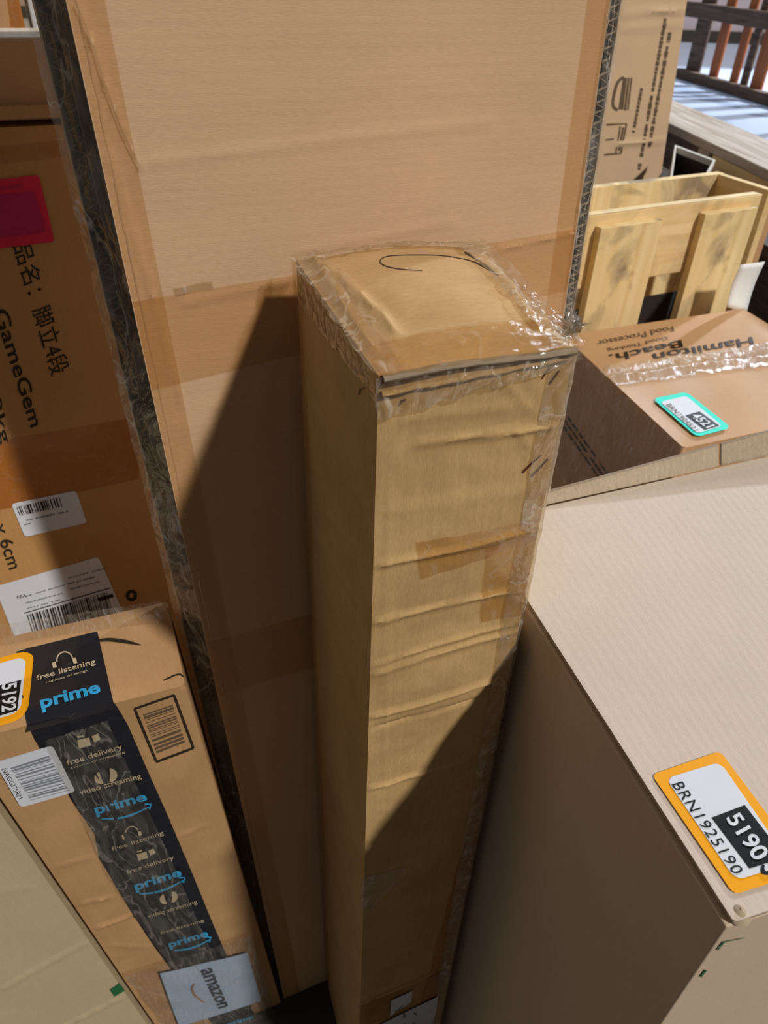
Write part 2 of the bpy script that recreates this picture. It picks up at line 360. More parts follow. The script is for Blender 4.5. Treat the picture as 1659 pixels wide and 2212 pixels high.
M['grey'] = plain('label_grey', (140, 146, 154), .5, .3)
M['magenta'] = plain('red_label', (232, 40, 84), .3, .4, alpha=.92)
M['magenta2'] = plain('purple_print', (190, 36, 96), .3, .4)
M['tapeblack'] = plain('black_printed_tape', (34, 37, 44), .28, .5, var=.3, scale=140)
M['primeblue'] = plain('tape_blue_print', (60, 168, 226), .4)
M['tapecream'] = plain('tape_cream_print', (206, 190, 160), .5)
M['bluelabel'] = plain('pale_blue_label', (176, 200, 232), .35, .4, var=.05)
M['bluegrey'] = plain('label_dark_print', (50, 62, 84), .5)
M['tan_print'] = plain('label_tan_print', (176, 134, 104), .5)
M['pine'] = wood('pine_board', (234, 208, 158), (220, 186, 130), .35, 0, stain=.25)
M['pine_v'] = wood('pine_slat', (234, 212, 162), (222, 192, 136), .3, 1, stain=.6)
M['pine_end'] = wood('pine_pale', (240, 222, 178), (220, 190, 132), .8, 0, stain=.15)
M['weathered'] = wood('weathered_board', (186, 176, 166), (150, 132, 114), .4, 0)
M['redwood'] = wood('reddish_slat', (196, 120, 76), (150, 84, 52), .5, 1)
M['darkwood'] = wood('dark_rail', (112, 92, 78), (76, 60, 50), .5, 0)
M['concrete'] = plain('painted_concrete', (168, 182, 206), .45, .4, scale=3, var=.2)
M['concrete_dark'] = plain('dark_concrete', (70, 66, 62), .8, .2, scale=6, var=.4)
M['wallpaint'] = plain('lilac_wall', (196, 186, 196), .8, .2, scale=2, var=.1)
M['plastic'] = plain('dark_plastic', (58, 50, 46), .4)
M['rim'] = plain('pale_rim', (206, 204, 196), .5)

# ------------------------------------------------------------------ the setting
YAW = radians(24)
hdir = V((cos(YAW), sin(YAW), 0)); bdir = V((-sin(YAW), cos(YAW), 0))
def slab(name, x0, x1, y0, y1, z0, z1, mat):
    o = hexa(name, (x0, y0, z0), (x1 - x0, 0, 0), (0, y1 - y0, 0), (0, 0, z1 - z0), mat, bev=0); o['kind'] = 'structure'; return o
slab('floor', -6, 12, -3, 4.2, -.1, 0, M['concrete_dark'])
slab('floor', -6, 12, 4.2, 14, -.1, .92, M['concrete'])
slab('wall_back', -6, 12, 10.5, 10.7, .92, 6, M['wallpaint'])
slab('trim_1', -6, 12, 10.46, 10.5, .92, 1.04, M['concrete_dark'])

# ------------------------------------------------------------------ flat package standing upright behind the long carton
PB = atz(690, 2130, 0) + bdir * .004
dB = ray(843, 3205).normalized()                         # its downward edge direction, a slight lean
nB = hdir.cross(-dB).normalized()                        # points to the camera
def big(x, y): return onp(x, y, PB, nB)
bl_top, br_top = big(142, 0), big(1319, 0)
def slide(p, z): return p + dB * ((z - p.z) / dB.z)
inn = -nB
TOPZ = 1.98
c0 = slide(bl_top, .004); c1 = slide(br_top, .004); c2 = slide(br_top, TOPZ); c3 = slide(bl_top, TOPZ)
def hbig(u, v):
    e = min(1, min(u, 1 - u) / .04)
    return e * (.0012 * noise.noise(V((u * 3, v * 12, 1))) + .0006 * noise.noise(V((u * 2, v * 60, 4))))
T_ = .009
pk = thing('flat_package', 'large upright brown flat package with taped edges, standing behind the tall narrow box', 'package')
# front sheet; its own relief creases
FB = Face(c0, c1, c2, c3)
cre = [((330, 350), (1060, 262), .0007, .004), ((1075, 540), (1240, 503), .002, .0025), ((400, 655), (620, 610), .0008, .003), ((470, 1385), (660, 1345), .0012, .003), ((655, 540), (980, 480), .0006, .004), ((160, 0), (197, 90), .0014, .0016), ((197, 90), (225, 180), .0014, .0016), ((225, 180), (302, 362), .0014, .0016), ((236, 330), (330, 640), .0012, .0016), ((330, 640), (395, 880), .001, .0016)]
CR = [(FB.uv(*a), FB.uv(*b), k, s) for a, b, k, s in cre]
def ridge(u, v, fa, items):
    r = 0
    for a, b, k, s in items:
        ax, ay, bx, by = a[0] * fa.lu, a[1] * fa.lv, b[0] * fa.lu, b[1] * fa.lv; px, py = u * fa.lu, v * fa.lv
        dx, dy = bx - ax, by - ay; L2 = dx * dx + dy * dy; t = ((px - ax) * dx + (py - ay) * dy) / L2; tt = min(1, max(0, t))
        d2 = (px - ax - dx * tt) ** 2 + (py - ay - dy * tt) ** 2
        if d2 < (s * 4) ** 2: r += k * exp(-d2 / (s * s))
    return r
hb = lambda u, v: hbig(u, v) + ridge(u, v, FB, CR)
cs = [c0, c1, c1 + inn * T_, c0 + inn * T_]; cs += [c3, c2, c2 + inn * T_, c3 + inn * T_]
o, BF = box8('front_sheet', cs, {'all': M['kraft_side'], 'front': M['kraft_big']}, pk, hs={'front': hb}, cell={'front': .0035}, bev=.0015)
FBf = BF['front']
# recessed core
ins = .012; hx = hdir
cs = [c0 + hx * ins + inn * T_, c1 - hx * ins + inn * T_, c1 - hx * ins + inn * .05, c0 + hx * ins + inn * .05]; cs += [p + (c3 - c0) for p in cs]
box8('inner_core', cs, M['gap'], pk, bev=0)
def zigzag(name, A, along, L, across, depth, period, mat, parent):
    """corrugated medium between two liners seen end-on"""
    bm = bmesh.new(); n = int(L / period * 8); pr = None; al = along.normalized()
    for i in range(n + 1):
        s = i / 8 + .35 * noise.noise(V((i * .05, 9, L))); k = .5 + .5 * cos(2 * pi * s) ; k = .5 + (k - .5) * .96
        jit = .06 * noise.noise(V((i * .21, 3, 1)))
        P0 = A + al * (i / n * L) + across * (k + jit * 0); P1 = P0 + depth
        v0, v1 = bm.verts.new(P0), bm.verts.new(P1)
        if pr: bm.faces.new((pr[0], v0, v1, pr[1])).smooth = True
        pr = (v0, v1)
    me = bpy.data.meshes.new(name); bm.to_mesh(me); bm.free(); o = link(name, me, mat, parent)
    s = o.modifiers.new('solid', 'SOLIDIFY'); s.thickness = .0007; return o
def wavyboard(name, A, along, L, a, b, mat, parent, amp=.0012, seed=0):
    """thin liner sheet with a worn wandering edge: spans a (thickness) and b (depth)"""
    al = along.normalized(); n = int(L / .008)
    def fn(u, v):
        k = noise.noise(V((v * L * 25, seed, 0))) * amp
        kk = [V((0, 0, 0)), b, b + a, a, V((0, 0, 0))][int(u)]
        return A + al * (v * L) + kk - b.normalized() * (k if int(u) in (0, 3, 4) else 0)
    return gridmesh(name, fn, [0, 1, 2, 3, 4], lin(0, 1, n), mat, parent, smooth=False)
LB = (c3 - c0).length; UPB = (c3 - c0).normalized()
# left: rear double-wall sheet, flutes seen from the side
rb = c0 + inn * .044 - hx * .006
wavyboard('liner', rb, UPB, LB, -hx * .0009, inn * .05, M['kraft_side'], pk, .002, 1)
zigzag('corrugation', rb - hx * .0012, UPB, LB, -hx * .011, inn * .012, .0115, M['flute'], pk)
wavyboard('liner', rb - hx * .0125, UPB, LB, -hx * .0009, inn * .05, M['kraft_side'], pk, .002, 5)
hexa('side_wall', rb - hx * .0118 + inn * .010, hx * .0105, inn * .037, c3 - c0, M['gap'], pk, 0)
hexa('rear_sheet', rb + inn * .052 + hx * .002, (c1 - c0) + hx * .02, inn * .006, c3 - c0, M['kraft_big'], pk, 0)
# right: side wall whose cut edge faces forward
ra = c1 + inn * .004 + hx * .003
wavyboard('liner', ra, UPB, LB, hx * .0009, inn * .05, M['kraft_side'], pk, .0018, 9)
zigzag('corrugation', ra + hx * .001, UPB, LB, hx * .010, inn * .012, .0105, M['flute'], pk)
wavyboard('liner', ra + hx * .0115, UPB, LB, hx * .0009, inn * .05, M['kraft_side'], pk, .0018, 13)
hexa('side_wall', ra + hx * .001 + inn * .012, hx * .0105, inn * .035, c3 - c0, M['gap'], pk, 0)
# clear tape bands framing the sheet
def bigtape(name, px, mat='tape_smooth', **k): return patch(name, FBf, px, M[mat], pk, off=.0008, n=(30, 160), **k)
uL0, uLt = FBf.uv(593, 2100)[0], FBf.uv(222, 0)[0]
uA = FBf.uv(373, 640)[0]; uR = FBf.uv(1268, 0)[0]; vT = .5 * (FBf.uv(375, 640)[1] + FBf.uv(1209, 497)[1]); vB = FBf.uv(400, 830)[1]
patch('clear_tape', FBf, None, M['tape_smooth'], pk, .0008, (8, 200), uv_in=[(.002, 0), (uA, 0), (uLt, 1), (.002, 1)])
patch('clear_tape', FBf, None, M['tape_smooth'], pk, .0008, (8, 200), uv_in=[(uR, 0), (.998, 0), (.998, 1), (uR, 1)])
patch('clear_tape', FBf, None, M['tape_smooth'], pk, .0011, (60, 12), uv_in=[(.002, vB), (.998, vB + .02), (.998, FBf.uv(1209, 497)[1]), (.002, FBf.uv(375, 640)[1])])
patch('clear_tape', FBf, None, M['tape_smooth'], pk, .0012, (60, 12), uv_in=[(.002, FBf.uv(480, 1500)[1]), (.998, FBf.uv(480, 1500)[1]), (.998, FBf.uv(470, 1380)[1]), (.002, FBf.uv(470, 1380)[1])])
strokes('tape_seam', FBf, [smoothline([(x, y, 2.6) for x, y in ((160, 0), (176, 40), (197, 90), (225, 180), (262, 280), (302, 362))])], M['tape_wrinkled'], pk, .0022)
patch('tape_residue', FBf, [(378, 640), (460, 622), (458, 606), (374, 622)], M['tape_wrinkled'], pk, .0014, (16, 4), wig=.002)
# stretch film caught along both edges
def filmstrip(name, A, along, L, fn_w, mat, parent, seed, lift, n=260, m_=6):
    al = along.normalized()
    def fn(u, v):
        w1, w2 = fn_w(v); z = noise.noise(V((v * L * 22, u * 3, seed))); z2 = noise.noise(V((v * L * 70, u * 6, seed + 5)))
        return A + al * (v * L) + w1 * u + w2 * (1 - u) + lift * (.6 * z + .4 * z2 + .35)
    return gridmesh(name, fn, lin(0, 1, m_), lin(0, 1, n), mat, parent, uvf=lambda u, v: (u * .03, v * L))
filmstrip('stretch_film', ra, UPB, LB, lambda v: (-hx * .006 + nB * .006, hx * .0135 + nB * .001), M['wrap'], pk, 3, nB * .0025)
filmstrip('stretch_film', c0, UPB, LB, lambda v: (hx * .008 + nB * .0015, inn * .044 - hx * .026), M['wrap'], pk, 8, nB * .001 - hx * .002)

# ------------------------------------------------------------------ tall narrow carton in the middle
HC = 1.534
ZB = .004
FLt, FRt, BLt, BRt = atz(818, 812, HC), atz(1243, 745, HC), atz(640, 562, HC), atz(1030, 530, HC)
def drop(p, z=ZB, dx=0, dy=0): return V((p.x + dx, p.y + dy, z))
cb = thing('long_carton', 'tall narrow ochre cardboard box wrapped in clear tape, standing upright in the centre', 'box')
body_c = [drop(FLt, dx=-.003), drop(FRt, dx=.000), drop(BRt), drop(BLt), FLt, FRt, BRt, BLt]
Ff = Face(body_c[0], body_c[1], body_c[5], body_c[4])
creases = [((905, 960), (1235, 918), .0022, .0028), ((1000, 952), (1230, 914), .0012, .0014), ((870, 905), (1100, 880), .001, .004), ((815, 1112), (1190, 1052), .0008, .006),
           ((806, 1222), (1168, 1143), .0034, .0022), ((804, 1345), (1150, 1270), .0030, .0024), ((798, 1440), (1125, 1345), .0020, .0022), ((797, 1458), (1118, 1366), .0034, .0020),
           ((789, 1553), (1100, 1460), .0040, .0024), ((789, 1578), (1085, 1497), -.0018, .0026), ((787, 1706), (1010, 1640), .0036, .0022), ((782, 1842), (800, 1832), .003, .004),
           ((775, 2170), (990, 2075), .003, .003), ((1090, 820), (1145, 890), .0016, .002), ((1110, 925), (1145, 965), .0016, .0016), ((880, 850), (850, 1000), .001, .003),
           ((840, 880), (832, 1700), .0010, .0022)]
CC = [(Ff.uv(*a), Ff.uv(*b), k, s) for a, b, k, s in creases]
def edgefade(u, v, fa, d=.006): return min(1, u * fa.lu / d, (1 - u) * fa.lu / d, v * fa.lv / d, (1 - v) * fa.lv / d)
def hfront(u, v):
    e = max(0, edgefade(u, v, Ff))
    yv = v * Ff.lv
    wob = .0022 * sin(yv * 38) * sin(pi * u) + .0014 * noise.noise(V((u * 2, yv * 9, 2)))
    return e * (ridge(u, v, Ff, CC) + wob + .0007 * noise.noise(V((u * 9, yv * 60, 5))))
def hright(u, v): return max(0, min(1, u / .05, (1 - u) / .05, (1 - v) / .01)) * (.010 * sin(pi * u) * exp(-((v - .97) / .10) ** 2))
Fl = Face(body_c[3], body_c[0], body_c[4], body_c[7])
CL = [(Fl.uv(*a), Fl.uv(*b), k, s) for a, b, k, s in [((716, 1000), (800, 1115), .0016, .003), ((690, 1090), (790, 1225), .0016, .003), ((688, 1160), (798, 1362), .0024, .0025), ((690, 1260), (795, 1440), .002, .003),
      ((700, 1500), (778, 1640), -.002, .004), ((702, 1820), (745, 1960), -.003, .003), ((700, 2000), (770, 2190), -.0022, .004)]]
def hleft(u, v): return max(0, edgefade(u, v, Fl, .012)) * (ridge(u, v, Fl, CL) + .0012 * noise.noise(V((u * 3, v * 14, 9))))
Ft = Face(FLt, FRt, BRt, BLt)
TCR = [(Ft.uv(*a), Ft.uv(*b), k, s) for a, b, k, s in [((800, 760), (672, 560), .0035, .004), ((855, 735), (705, 590), .0035, .0035), ((1160, 720), (1060, 560), .002, .003), ((870, 700), (1130, 665), .0012, .003)]]
def htop(u, v):
    e = max(0, min(1, u / .06, (1 - u) / .06, v / .05, (1 - v) / .05))
    return e * (.013 * sin(pi * u) ** .8 * (sin(pi * min(1, v * .85)) ** .8) + ridge(u, v, Ft, TCR) + .001 * noise.noise(V((u * 5, v * 7, 3))))
o, CF = box8('body', body_c, {'all': M['kraft_center'], 'top': M['kraft_center_top']}, cb, hs={'front': hfront, 'left': hleft, 'top': htop, 'right': hright},
             cell={'front': .0035, 'left': .006, 'top': .004, 'right': .008}, bev=.0016)
Cf, Cl, Ct = CF['front'], CF['left'], CF['top']
# lid lip: the double board edge running along the front of the top
lipd = (FRt - FLt); nf = Cf.n
def lipfn(u, v):
    a = v * 2 * pi; r = .0034 * (1 + .25 * noise.noise(V((u * 14, v * 2, 1))))
    return FLt + lipd * (.01 + .98 * u) + nf * (.003 + r * cos(a)) + V((0, 0, 1)) * (-.0012 + r * .8 * sin(a) + .0016 * sin(u * 5))
gridmesh('lid_edge', lipfn, lin(0, 1, 60), lin(0, 1, 10), M['flute'], cb)
def lip2(u, v):
    a = v * 2 * pi; r = .0022
    return FLt + lipd * (.01 + .97 * u) + nf * (.002 + r * cos(a)) + V((0, 0, 1)) * (-.0125 + .0045 * u + r * sin(a) + .001 * noise.noise(V((u * 9, 0, 4))))
gridmesh('lid_fold', lip2, lin(0, 1, 60), lin(0, 1, 8), M['kraft_center'], cb)
# clear tape
def cfp(name, fa, uv, mat, off=.0009, n=(24, 24), **k): return patch(name, fa, None, M[mat], cb, off, n, uv_in=uv, **k)
v1 = Cf.uv(830, 885)[1]
cfp('clear_tape', Cf, [(-.02, v1 - .004), (1.03, v1 + .010), (1.03, 1.0), (-.02, 1.0)], 'tape_wrinkled', .0042, (60, 12), wig=.003, hfn=lambda s, t: .0022 * noise.noise(V((s * 22, t * 5, 1))) + .002 * (1 - t) * 0)
cfp('clear_tape', Ct, [(-.02, -.03), (1.02, -.03), (1.0, .16), (.02, .16)], 'tape', .0032, (40, 10), wig=.002, hfn=lambda s, t: .0012 * noise.noise(V((s * 18, t * 4, 6))))
cfp('clear_tape', Ct, [(-.03, -.02), (.14, -.02), (.12, 1.02), (-.03, 1.02)], 'tape_wrinkled', .0035, (8, 50), wig=.004, hfn=lambda s, t: .002 * noise.noise(V((s * 4, t * 20, 2))))
cfp('clear_tape', Ct, [(.86, -.02), (1.04, -.02), (1.05, 1.02), (.84, 1.02)], 'tape_wrinkled', .0045, (12, 60), wig=.004, hfn=lambda s, t: .003 * noise.noise(V((s * 4, t * 22, 11))))
cfp('clear_tape', Ct, [(.0, .90), (1.0, .88), (1.02, 1.03), (-.02, 1.03)], 'tape_wrinkled', .004, (50, 8), wig=.004, hfn=lambda s, t: .002 * noise.noise(V((s * 20, t * 4, 15))))
vl = Cl.uv(818, 880)[1]
cfp('clear_tape', Cl, [(-.01, vl - .01), (1.01, vl), (1.01, 1.0), (-.01, 1.0)], 'tape_wrinkled', .0025, (50, 14), wig=.003, hfn=lambda s, t: .0015 * noise.noise(V((s * 20, t * 5, 21))))
cfp('clear_tape', Cl, [(-.06, 0), (.10, 0), (.10, 1.0), (-.06, 1.0)], 'tape', .002, (8, 160), wig=.003, hfn=lambda s, t: .001 * noise.noise(V((s * 4, t * 60, 31))))
# film sleeve bulging past the right front edge
def sleeve(u, v):
    z = ZB + (HC + .002 - ZB) * v
    base = Cf.base(1, v); bul = .0085 * (.35 + .65 * exp(-((v - .93) / .16) ** 2)) * (1 + .35 * noise.noise(V((v * 24, 1, 2))))
    if u < .45: k = u / .45; p = base + (-lipd.normalized()) * (.020 * (1 - k)) + nf * (.0014 + .0035 * k)
    else:
        k = (u - .45) / .55; p = base + lipd.normalized() * (bul * sin(k * pi / 2)) + nf * (.0049 - .022 * k)
    return p + nf * (.0012 * noise.noise(V((u * 4, v * 90, 3)))) + lipd.normalized() * (.001 * noise.noise(V((u * 2, v * 70, 8))))
gridmesh('tape_sleeve', sleeve, lin(0, 1, 12), lin(0, 1, 330), M['tape_wrinkled'], cb, uvf=lambda u, v: (u * .04, v * 1.53))
def scrap(u, v):
    p = Ct.P(1.0 + .05 * u, .02 + .09 * v, .004)
    return p + V((noise.noise(V((u * 5, v * 5, 50))), noise.noise(V((u * 5, v * 5, 60))), .9 * u + noise.noise(V((u * 5, v * 5, 70))))) * .009
gridmesh('film_scrap', scrap, lin(0, 1, 10), lin(0, 1, 10), M['wrap'], cb, uvf=lambda u, v: (u * .03, v * .03))
for pxs in ([(905, 1250), (1160, 1165), (1168, 1118), (900, 1170)], [(1040, 1350), (1140, 1325), (1160, 1150), (1050, 1170)]):
    patch('clear_tape', Cf, pxs, M['tape'], cb, .0011, (14, 14), wig=.002)
patch('amber_tape', Cf, [(905, 2180), (948, 2165), (1095, 1560), (1062, 1600)], M['amber_tape'], cb, .001, (6, 80), wig=.002)
patch('clear_tape', Cf, [(776, 1960), (800, 1965), (880, 1868), (780, 1895)], M['wrap'], cb, .0016, (10, 10), wig=.004)
patch('clear_tape', Cf, [(774, 2222), (950, 2160), (978, 2078), (775, 2165)], M['tape'], cb, .001, (20, 10), wig=.002)
# pen marks
q = lambda x, y, w_: (600 + x / 2.37, 480 + y / 2.37, w_)
strokes('pen_scribble', Ct, [smoothline([q(735, 335, .5), q(640, 325, .9), q(560, 303, 1.0), q(522, 273, 1.1), q(545, 245, 1.1), q(620, 235, 1.1), q(740, 236, 1.1), q(880, 232, 1.1), q(980, 240, 1.2), q(1050, 262, 2.4), q(1130, 297, .8)], 5),
                             smoothline([q(955, 185, 2.2), q(985, 205, 3.0), q(1020, 228, 1.0), q(1060, 250, 1.4), q(1110, 285, 1.8)], 4)], M['pen'], cb, .0004)
for ln in ([[(a_, b_, c_ * 1.6) for a_, b_, c_ in l_] for l_ in [[q(1350, 800, .9), q(1390, 740, 1.0), q(1425, 655, .8)], [q(1390, 830, 1.4), q(1440, 758, 1.2)], [q(1257, 1285, 1.6), q(1300, 1240, 1.2), q(1352, 1195, .9)], [q(1300, 1305, 1.5), q(1345, 1260, 1.2), q(1385, 1215, 1.2)],
                                 [q(618, 940, .8), q(632, 912, 1.4), q(650, 902, 1.6)]]]): strokes('red_marker_mark', Cf, [ln], M['redpen'], cb, .0006)
strokes('red_marker_mark', Cl, [[q(400, 885, 1.6), q(405, 855, 1.8), q(430, 850, 1.2)]], M['redpen'], cb, .0006)
lb = rpatch('paper_label', Cf, [(842, 2193), (888, 2165), (891, 2138), (845, 2160)], M['white'], cb, .0022, .1)
patch('grey_barcode', Cf, [(852, 2185), (868, 2176), (872, 2155), (853, 2163)], M['grey'], lb, .0028, (2, 2))
lb = patch('paper_label', Cf, [(800, 2260), (935, 2215), (945, 2149), (815, 2212)], M['white'], cb, .0026, (3, 3))
strokes('label_print', Cf, [[(870, 2212, 3), (872, 2185, 3)], [(892, 2212, 3), (895, 2183, 4)]], M['grey'], lb, .0032)

# ------------------------------------------------------------------ large pale carton at the right
HK = 1.265
kFL = atz(1575, 1995, HK); kBL = atz(1024, 1125, HK)
kfd = (atz(1659, 1967, HK) - kFL).normalized(); kFR = kFL + kfd * .46
kb1, kb2 = atz(1213, 1068, HK), atz(1659, 978, HK); kBR = kb1 + (kb2 - kb1).normalized() * .56
kc = thing('large_carton', 'large plain pale cardboard box with orange sticker 5190, at the right in front', 'box')
kcs = [V((kFL.x + .004, kFL.y - .002, .004)), V((kFR.x, kFR.y, .004)), V((kBR.x, kBR.y, .004)), V((kBL.x + .004, kBL.y, .004)), kFL, kFR, kBR, kBL]
def hk(u, v): return max(0, min(1, u * 12, (1 - u) * 12, v * 12, (1 - v) * 12)) * (.0035 * sin(pi * u) * sin(pi * v) + .0012 * noise.noise(V((u * 3, v * 3, 6))))
o, KF = box8('body', [c - V((0, 0, .0055 if i > 3 else 0)) for i, c in enumerate(kcs)], M['kraft_pale_side'], kc, cell=None, bev=.0015)
# lid panel lying on the body, set back from the left edge so the board edge shows
lidc = [kFL + V((.0035, .001, 0)), kFR, kBR, kBL + V((.0035, -.002, 0))]
o, KL = box8('lid', [p - V((0, 0, .005)) for p in lidc] + lidc, {'all': M['kraft_side'], 'top': M['kraft_pale']}, kc, hs={'top': hk}, cell={'top': .02}, bev=.002)
Kt = KL['top']; Kf = KF['front']; Kl = KF['left']
# crushed fibre corner
def cr(u, v):
    a = u * 2 * pi; return kFL + V((.010 + .008 * cos(a) * v, .008 + .008 * sin(a) * v, .0015 - .006 * v * v + .001 * noise.noise(V((u * 4, v * 4, 0)))))
gridmesh('torn_corner', cr, lin(0, 1, 14), lin(.02, 1, 4), M['kraft_side'], kc)
# raised rear flaps in two pieces with the slot between
kbd = (kBR - kBL).normalized(); kn = V((-kbd.y, kbd.x, 0))
A = kBL.lerp(kBR, .2)
def flap(name, s0, s1, h0, h1, lean=.010):
    P0, P1 = kBL + kbd * s0, kBL + kbd * s1
    cs = [P0, P1, P1 + kn * .004, P0 + kn * .004, P0 + V((0, 0, h0)) + kn * lean, P1 + V((0, 0, h1)) + kn * lean, P1 + V((0, 0, h1)) + kn * (lean + .004), P0 + V((0, 0, h0)) + kn * (lean + .004)]
    return box8(name, cs, {'all': M['kraft_side'], 'top': M['flute']}, kc, bev=.0008)[0]
sS = (onp(1558, 1000, kBL, kn) - kBL).dot(kbd)
flap('rear_flap', .03, sS - .002, .004, .024); flap('rear_flap', sS + .002, .55, .024, .040)
patch('clear_tape', Kt, [(1558, 1012), (1659, 990), (1650, 972), (1556, 995)], M['wrap'], kc, .003, (16, 6), wig=.004)
# sticker 5190
st = rpatch('orange_sticker', Kt, [(1584, 1934), (1748, 1884), (1554, 1625), (1407, 1675)], M['orange'], kc, .0012, .07)
rpatch('white_panel', Kt, [(1588, 1904), (1706, 1868), (1554, 1649), (1437, 1684)], M['white'], st, .0017, .14)
patch('black_panel', Kt, [(1617, 1879), (1694, 1856), (1607, 1742), (1535, 1769)], M['black'], st, .0021, (2, 2))
text('sticker_number', '5190', Kt, [(1565, 1772), (1628, 1866), (1662, 1848), (1594, 1756)], M['white'], st, .0026, bold=.02)
text('sticker_code', 'BRN1925190', Kt, [(1449, 1698), (1583, 1893), (1606, 1885), (1473, 1691)], M['black'], st, .0022, spacing=1.12)
strokes('sticker_mark', Kt, [smoothline([(1648, 1872, 2), (1645, 1882, 4), (1652, 1890, 4), (1662, 1888, 3), (1664, 1878, 3)])], M['black'], st, .0024)
for ln in ([(1548, 2050, 1.5), (1562, 2033, 1.8), (1564, 2032, .7), (1608, 2023, .5)], [(1512, 2108, 1.6), (1524, 2093, 2.0)]): strokes('green_marker_mark', Kf, [ln], M['green'], kc, .0008)

# ------------------------------------------------------------------ parcel with black printed tape (lower left)
dP = ray(858, 3000).normalized()
pT = V((-.218, .543, 1.076))
hp = (atz(400, 1480, 1.076) - atz(60, 1567, 1.076)).normalized()
nP0 = hp.cross(-dP).normalized(); L0_ = onp(0, 1722, pT, nP0); L1_ = onp(312, 2180, pT, nP0); pLd = (L1_ - L0_).normalized(); pFL = L0_ + pLd * ((1.076 - L0_.z) / pLd.z); print('parcel', pFL, L0_, L1_); pFR = atz(400, 1480, 1.076); pBR = atz(362, 1300, 1.076); pBL = pFL + (pBR - pFR)
Lp = 1.072 / abs(dP.z)
pr_ = thing('taped_parcel', 'brown parcel box with black printed tape down its front and pale blue label, lower left', 'box')
bt = [pFL + pLd * ((.004 - pFL.z) / pLd.z), pFR + dP * Lp, pBR + dP * Lp, None]; bt[3] = bt[0] + (pBR - pFR)
Pf0 = Face(bt[0], bt[1], pFR, pFL)
PC = [(Pf0.uv(*a), Pf0.uv(*b), k, s) for a, b, k, s in [((130, 1868), (205, 1850), .0016, .003), ((150, 1955), (240, 1938), .003, .003), ((190, 2010), (290, 1975), .003, .004), ((385, 1808), (440, 1785), .002, .003), ((240, 2042), (320, 2045), .002, .003), ((60, 1790), (240, 2040), .0016, .004)]]
hpf = lambda u, v: max(0, edgefade(u, v, Pf0, .015)) * (ridge(u, v, Pf0, PC) + .0015 * noise.noise(V((u * 4, v * 10, 3))))
o, PF = box8('body', bt + [pFL, pFR, pBR, pBL], M['kraft_parcel'], pr_, hs={'front': hpf, 'top': lambda u, v: max(0, min(1, u * 8, (1 - u) * 8, v * 8, (1 - v) * 8)) * .004 * sin(pi * u)}, cell={'front': .006, 'top': .01}, bev=.004)
Pf, Pt = PF['front'], PF['top']
patch('clear_tape', Pt, [(-60, 1408), (378, 1343), (345, 1300), (-60, 1360)], M['tape_crinkle'], pr_, .0015, (30, 5))
def striptape(name, fa, left, right, mat, parent, off, n=90, m_=16, hfn=None):
    def P(poly, t):
        k = t * (len(poly) - 1); i = min(int(k), len(poly) - 2); f = k - i
        return poly[i][0] + (poly[i + 1][0] - poly[i][0]) * f, poly[i][1] + (poly[i + 1][1] - poly[i][1]) * f
    def fn(u, v):
        a, b = P(left, v), P(right, v); x, y = a[0] + (b[0] - a[0]) * u, a[1] + (b[1] - a[1]) * u
        return fa.P(*fa.uv(x, y), off + (hfn(u, v) if hfn else 0))
    return gridmesh(name, fn, lin(0, 1, m_), lin(0, 1, n), mat, parent, uvf=lambda u, v: (u * .05, v * .5))
tp_top = striptape('black_tape', Pt, [(61, 1582), (48, 1495), (38, 1412)], [(249, 1534), (230, 1448), (212, 1370)], M['tapeblack'], pr_, .0012, 20, 10, hfn=lambda u, v: .0008 * noise.noise(V((u * 6, v * 6, 1))))
tp_f = striptape('black_tape', Pf, [(545 - 85, 2212), (340, 2052), (288, 1975), (214, 1850), (205, 1800), (147, 1715), (78, 1600), (60, 1563)], [(570, 2230), (484, 2050), (448, 1965), (405, 1860), (375, 1790), (340, 1710), (275, 1562), (248, 1517)], M['tapeblack'], pr_, .0016, 110, 18,
                 hfn=lambda u, v: .0045 * exp(-((u - .42 - .05 * sin(v * 9)) / .05) ** 2) + .002 * exp(-((u - .30 - .12 * v) / .03) ** 2) + .0014 * noise.noise(V((u * 8, v * 30, 4))))
def ttext(s, bl, br, h, fa, mat, par, off, bold=0.01, nm='tape_print'):
    dx, dy = br[0] - bl[0], br[1] - bl[1]
    up = (-.36 * h, -h) if fa is Pf else (-.2 * h, -h)
    return text(nm, s, fa, [bl, br, (br[0] + up[0], br[1] + up[1]), (bl[0] + up[0], bl[1] + up[1])], mat, par, off, bold=bold)
def arrow(fa, a, b, par, off, sag=8):
    n = 10; L = []
    for i in range(n + 1):
        t = i / n; L.append((a[0] + (b[0] - a[0]) * t, a[1] + (b[1] - a[1]) * t + sag * sin(pi * t), 1.0 + 1.4 * sin(pi * t)))
    hd = [(b[0] - 11, b[1] - 6, 1.6), (b[0] + 2, b[1] - 5, 1.8), (b[0] - 1, b[1] + 6, 1.4)]
    return strokes('tape_print', fa, [L, hd], M['primeblue'], par, off)
def circ(cx, cy, r, a0, a1, w_, n=14, ex=1.0): return [(cx + r * cos(radians(a0 + (a1 - a0) * i / n)), cy + ex * r * sin(radians(a0 + (a1 - a0) * i / n)), w_) for i in range(n + 1)]
def headphones(fa, cx, cy, s, par, off):
    return strokes('tape_print', fa, [circ(cx, cy, 17 * s, 165, 345, 1.3 * s), [(cx - 24 * s, cy + 5 * s, 4 * s), (cx - 21 * s, cy + 17 * s, 4 * s)], [(cx + 20 * s, cy - 4 * s, 4 * s), (cx + 23 * s, cy + 8 * s, 4 * s)]], M['tapecream'], par, off)
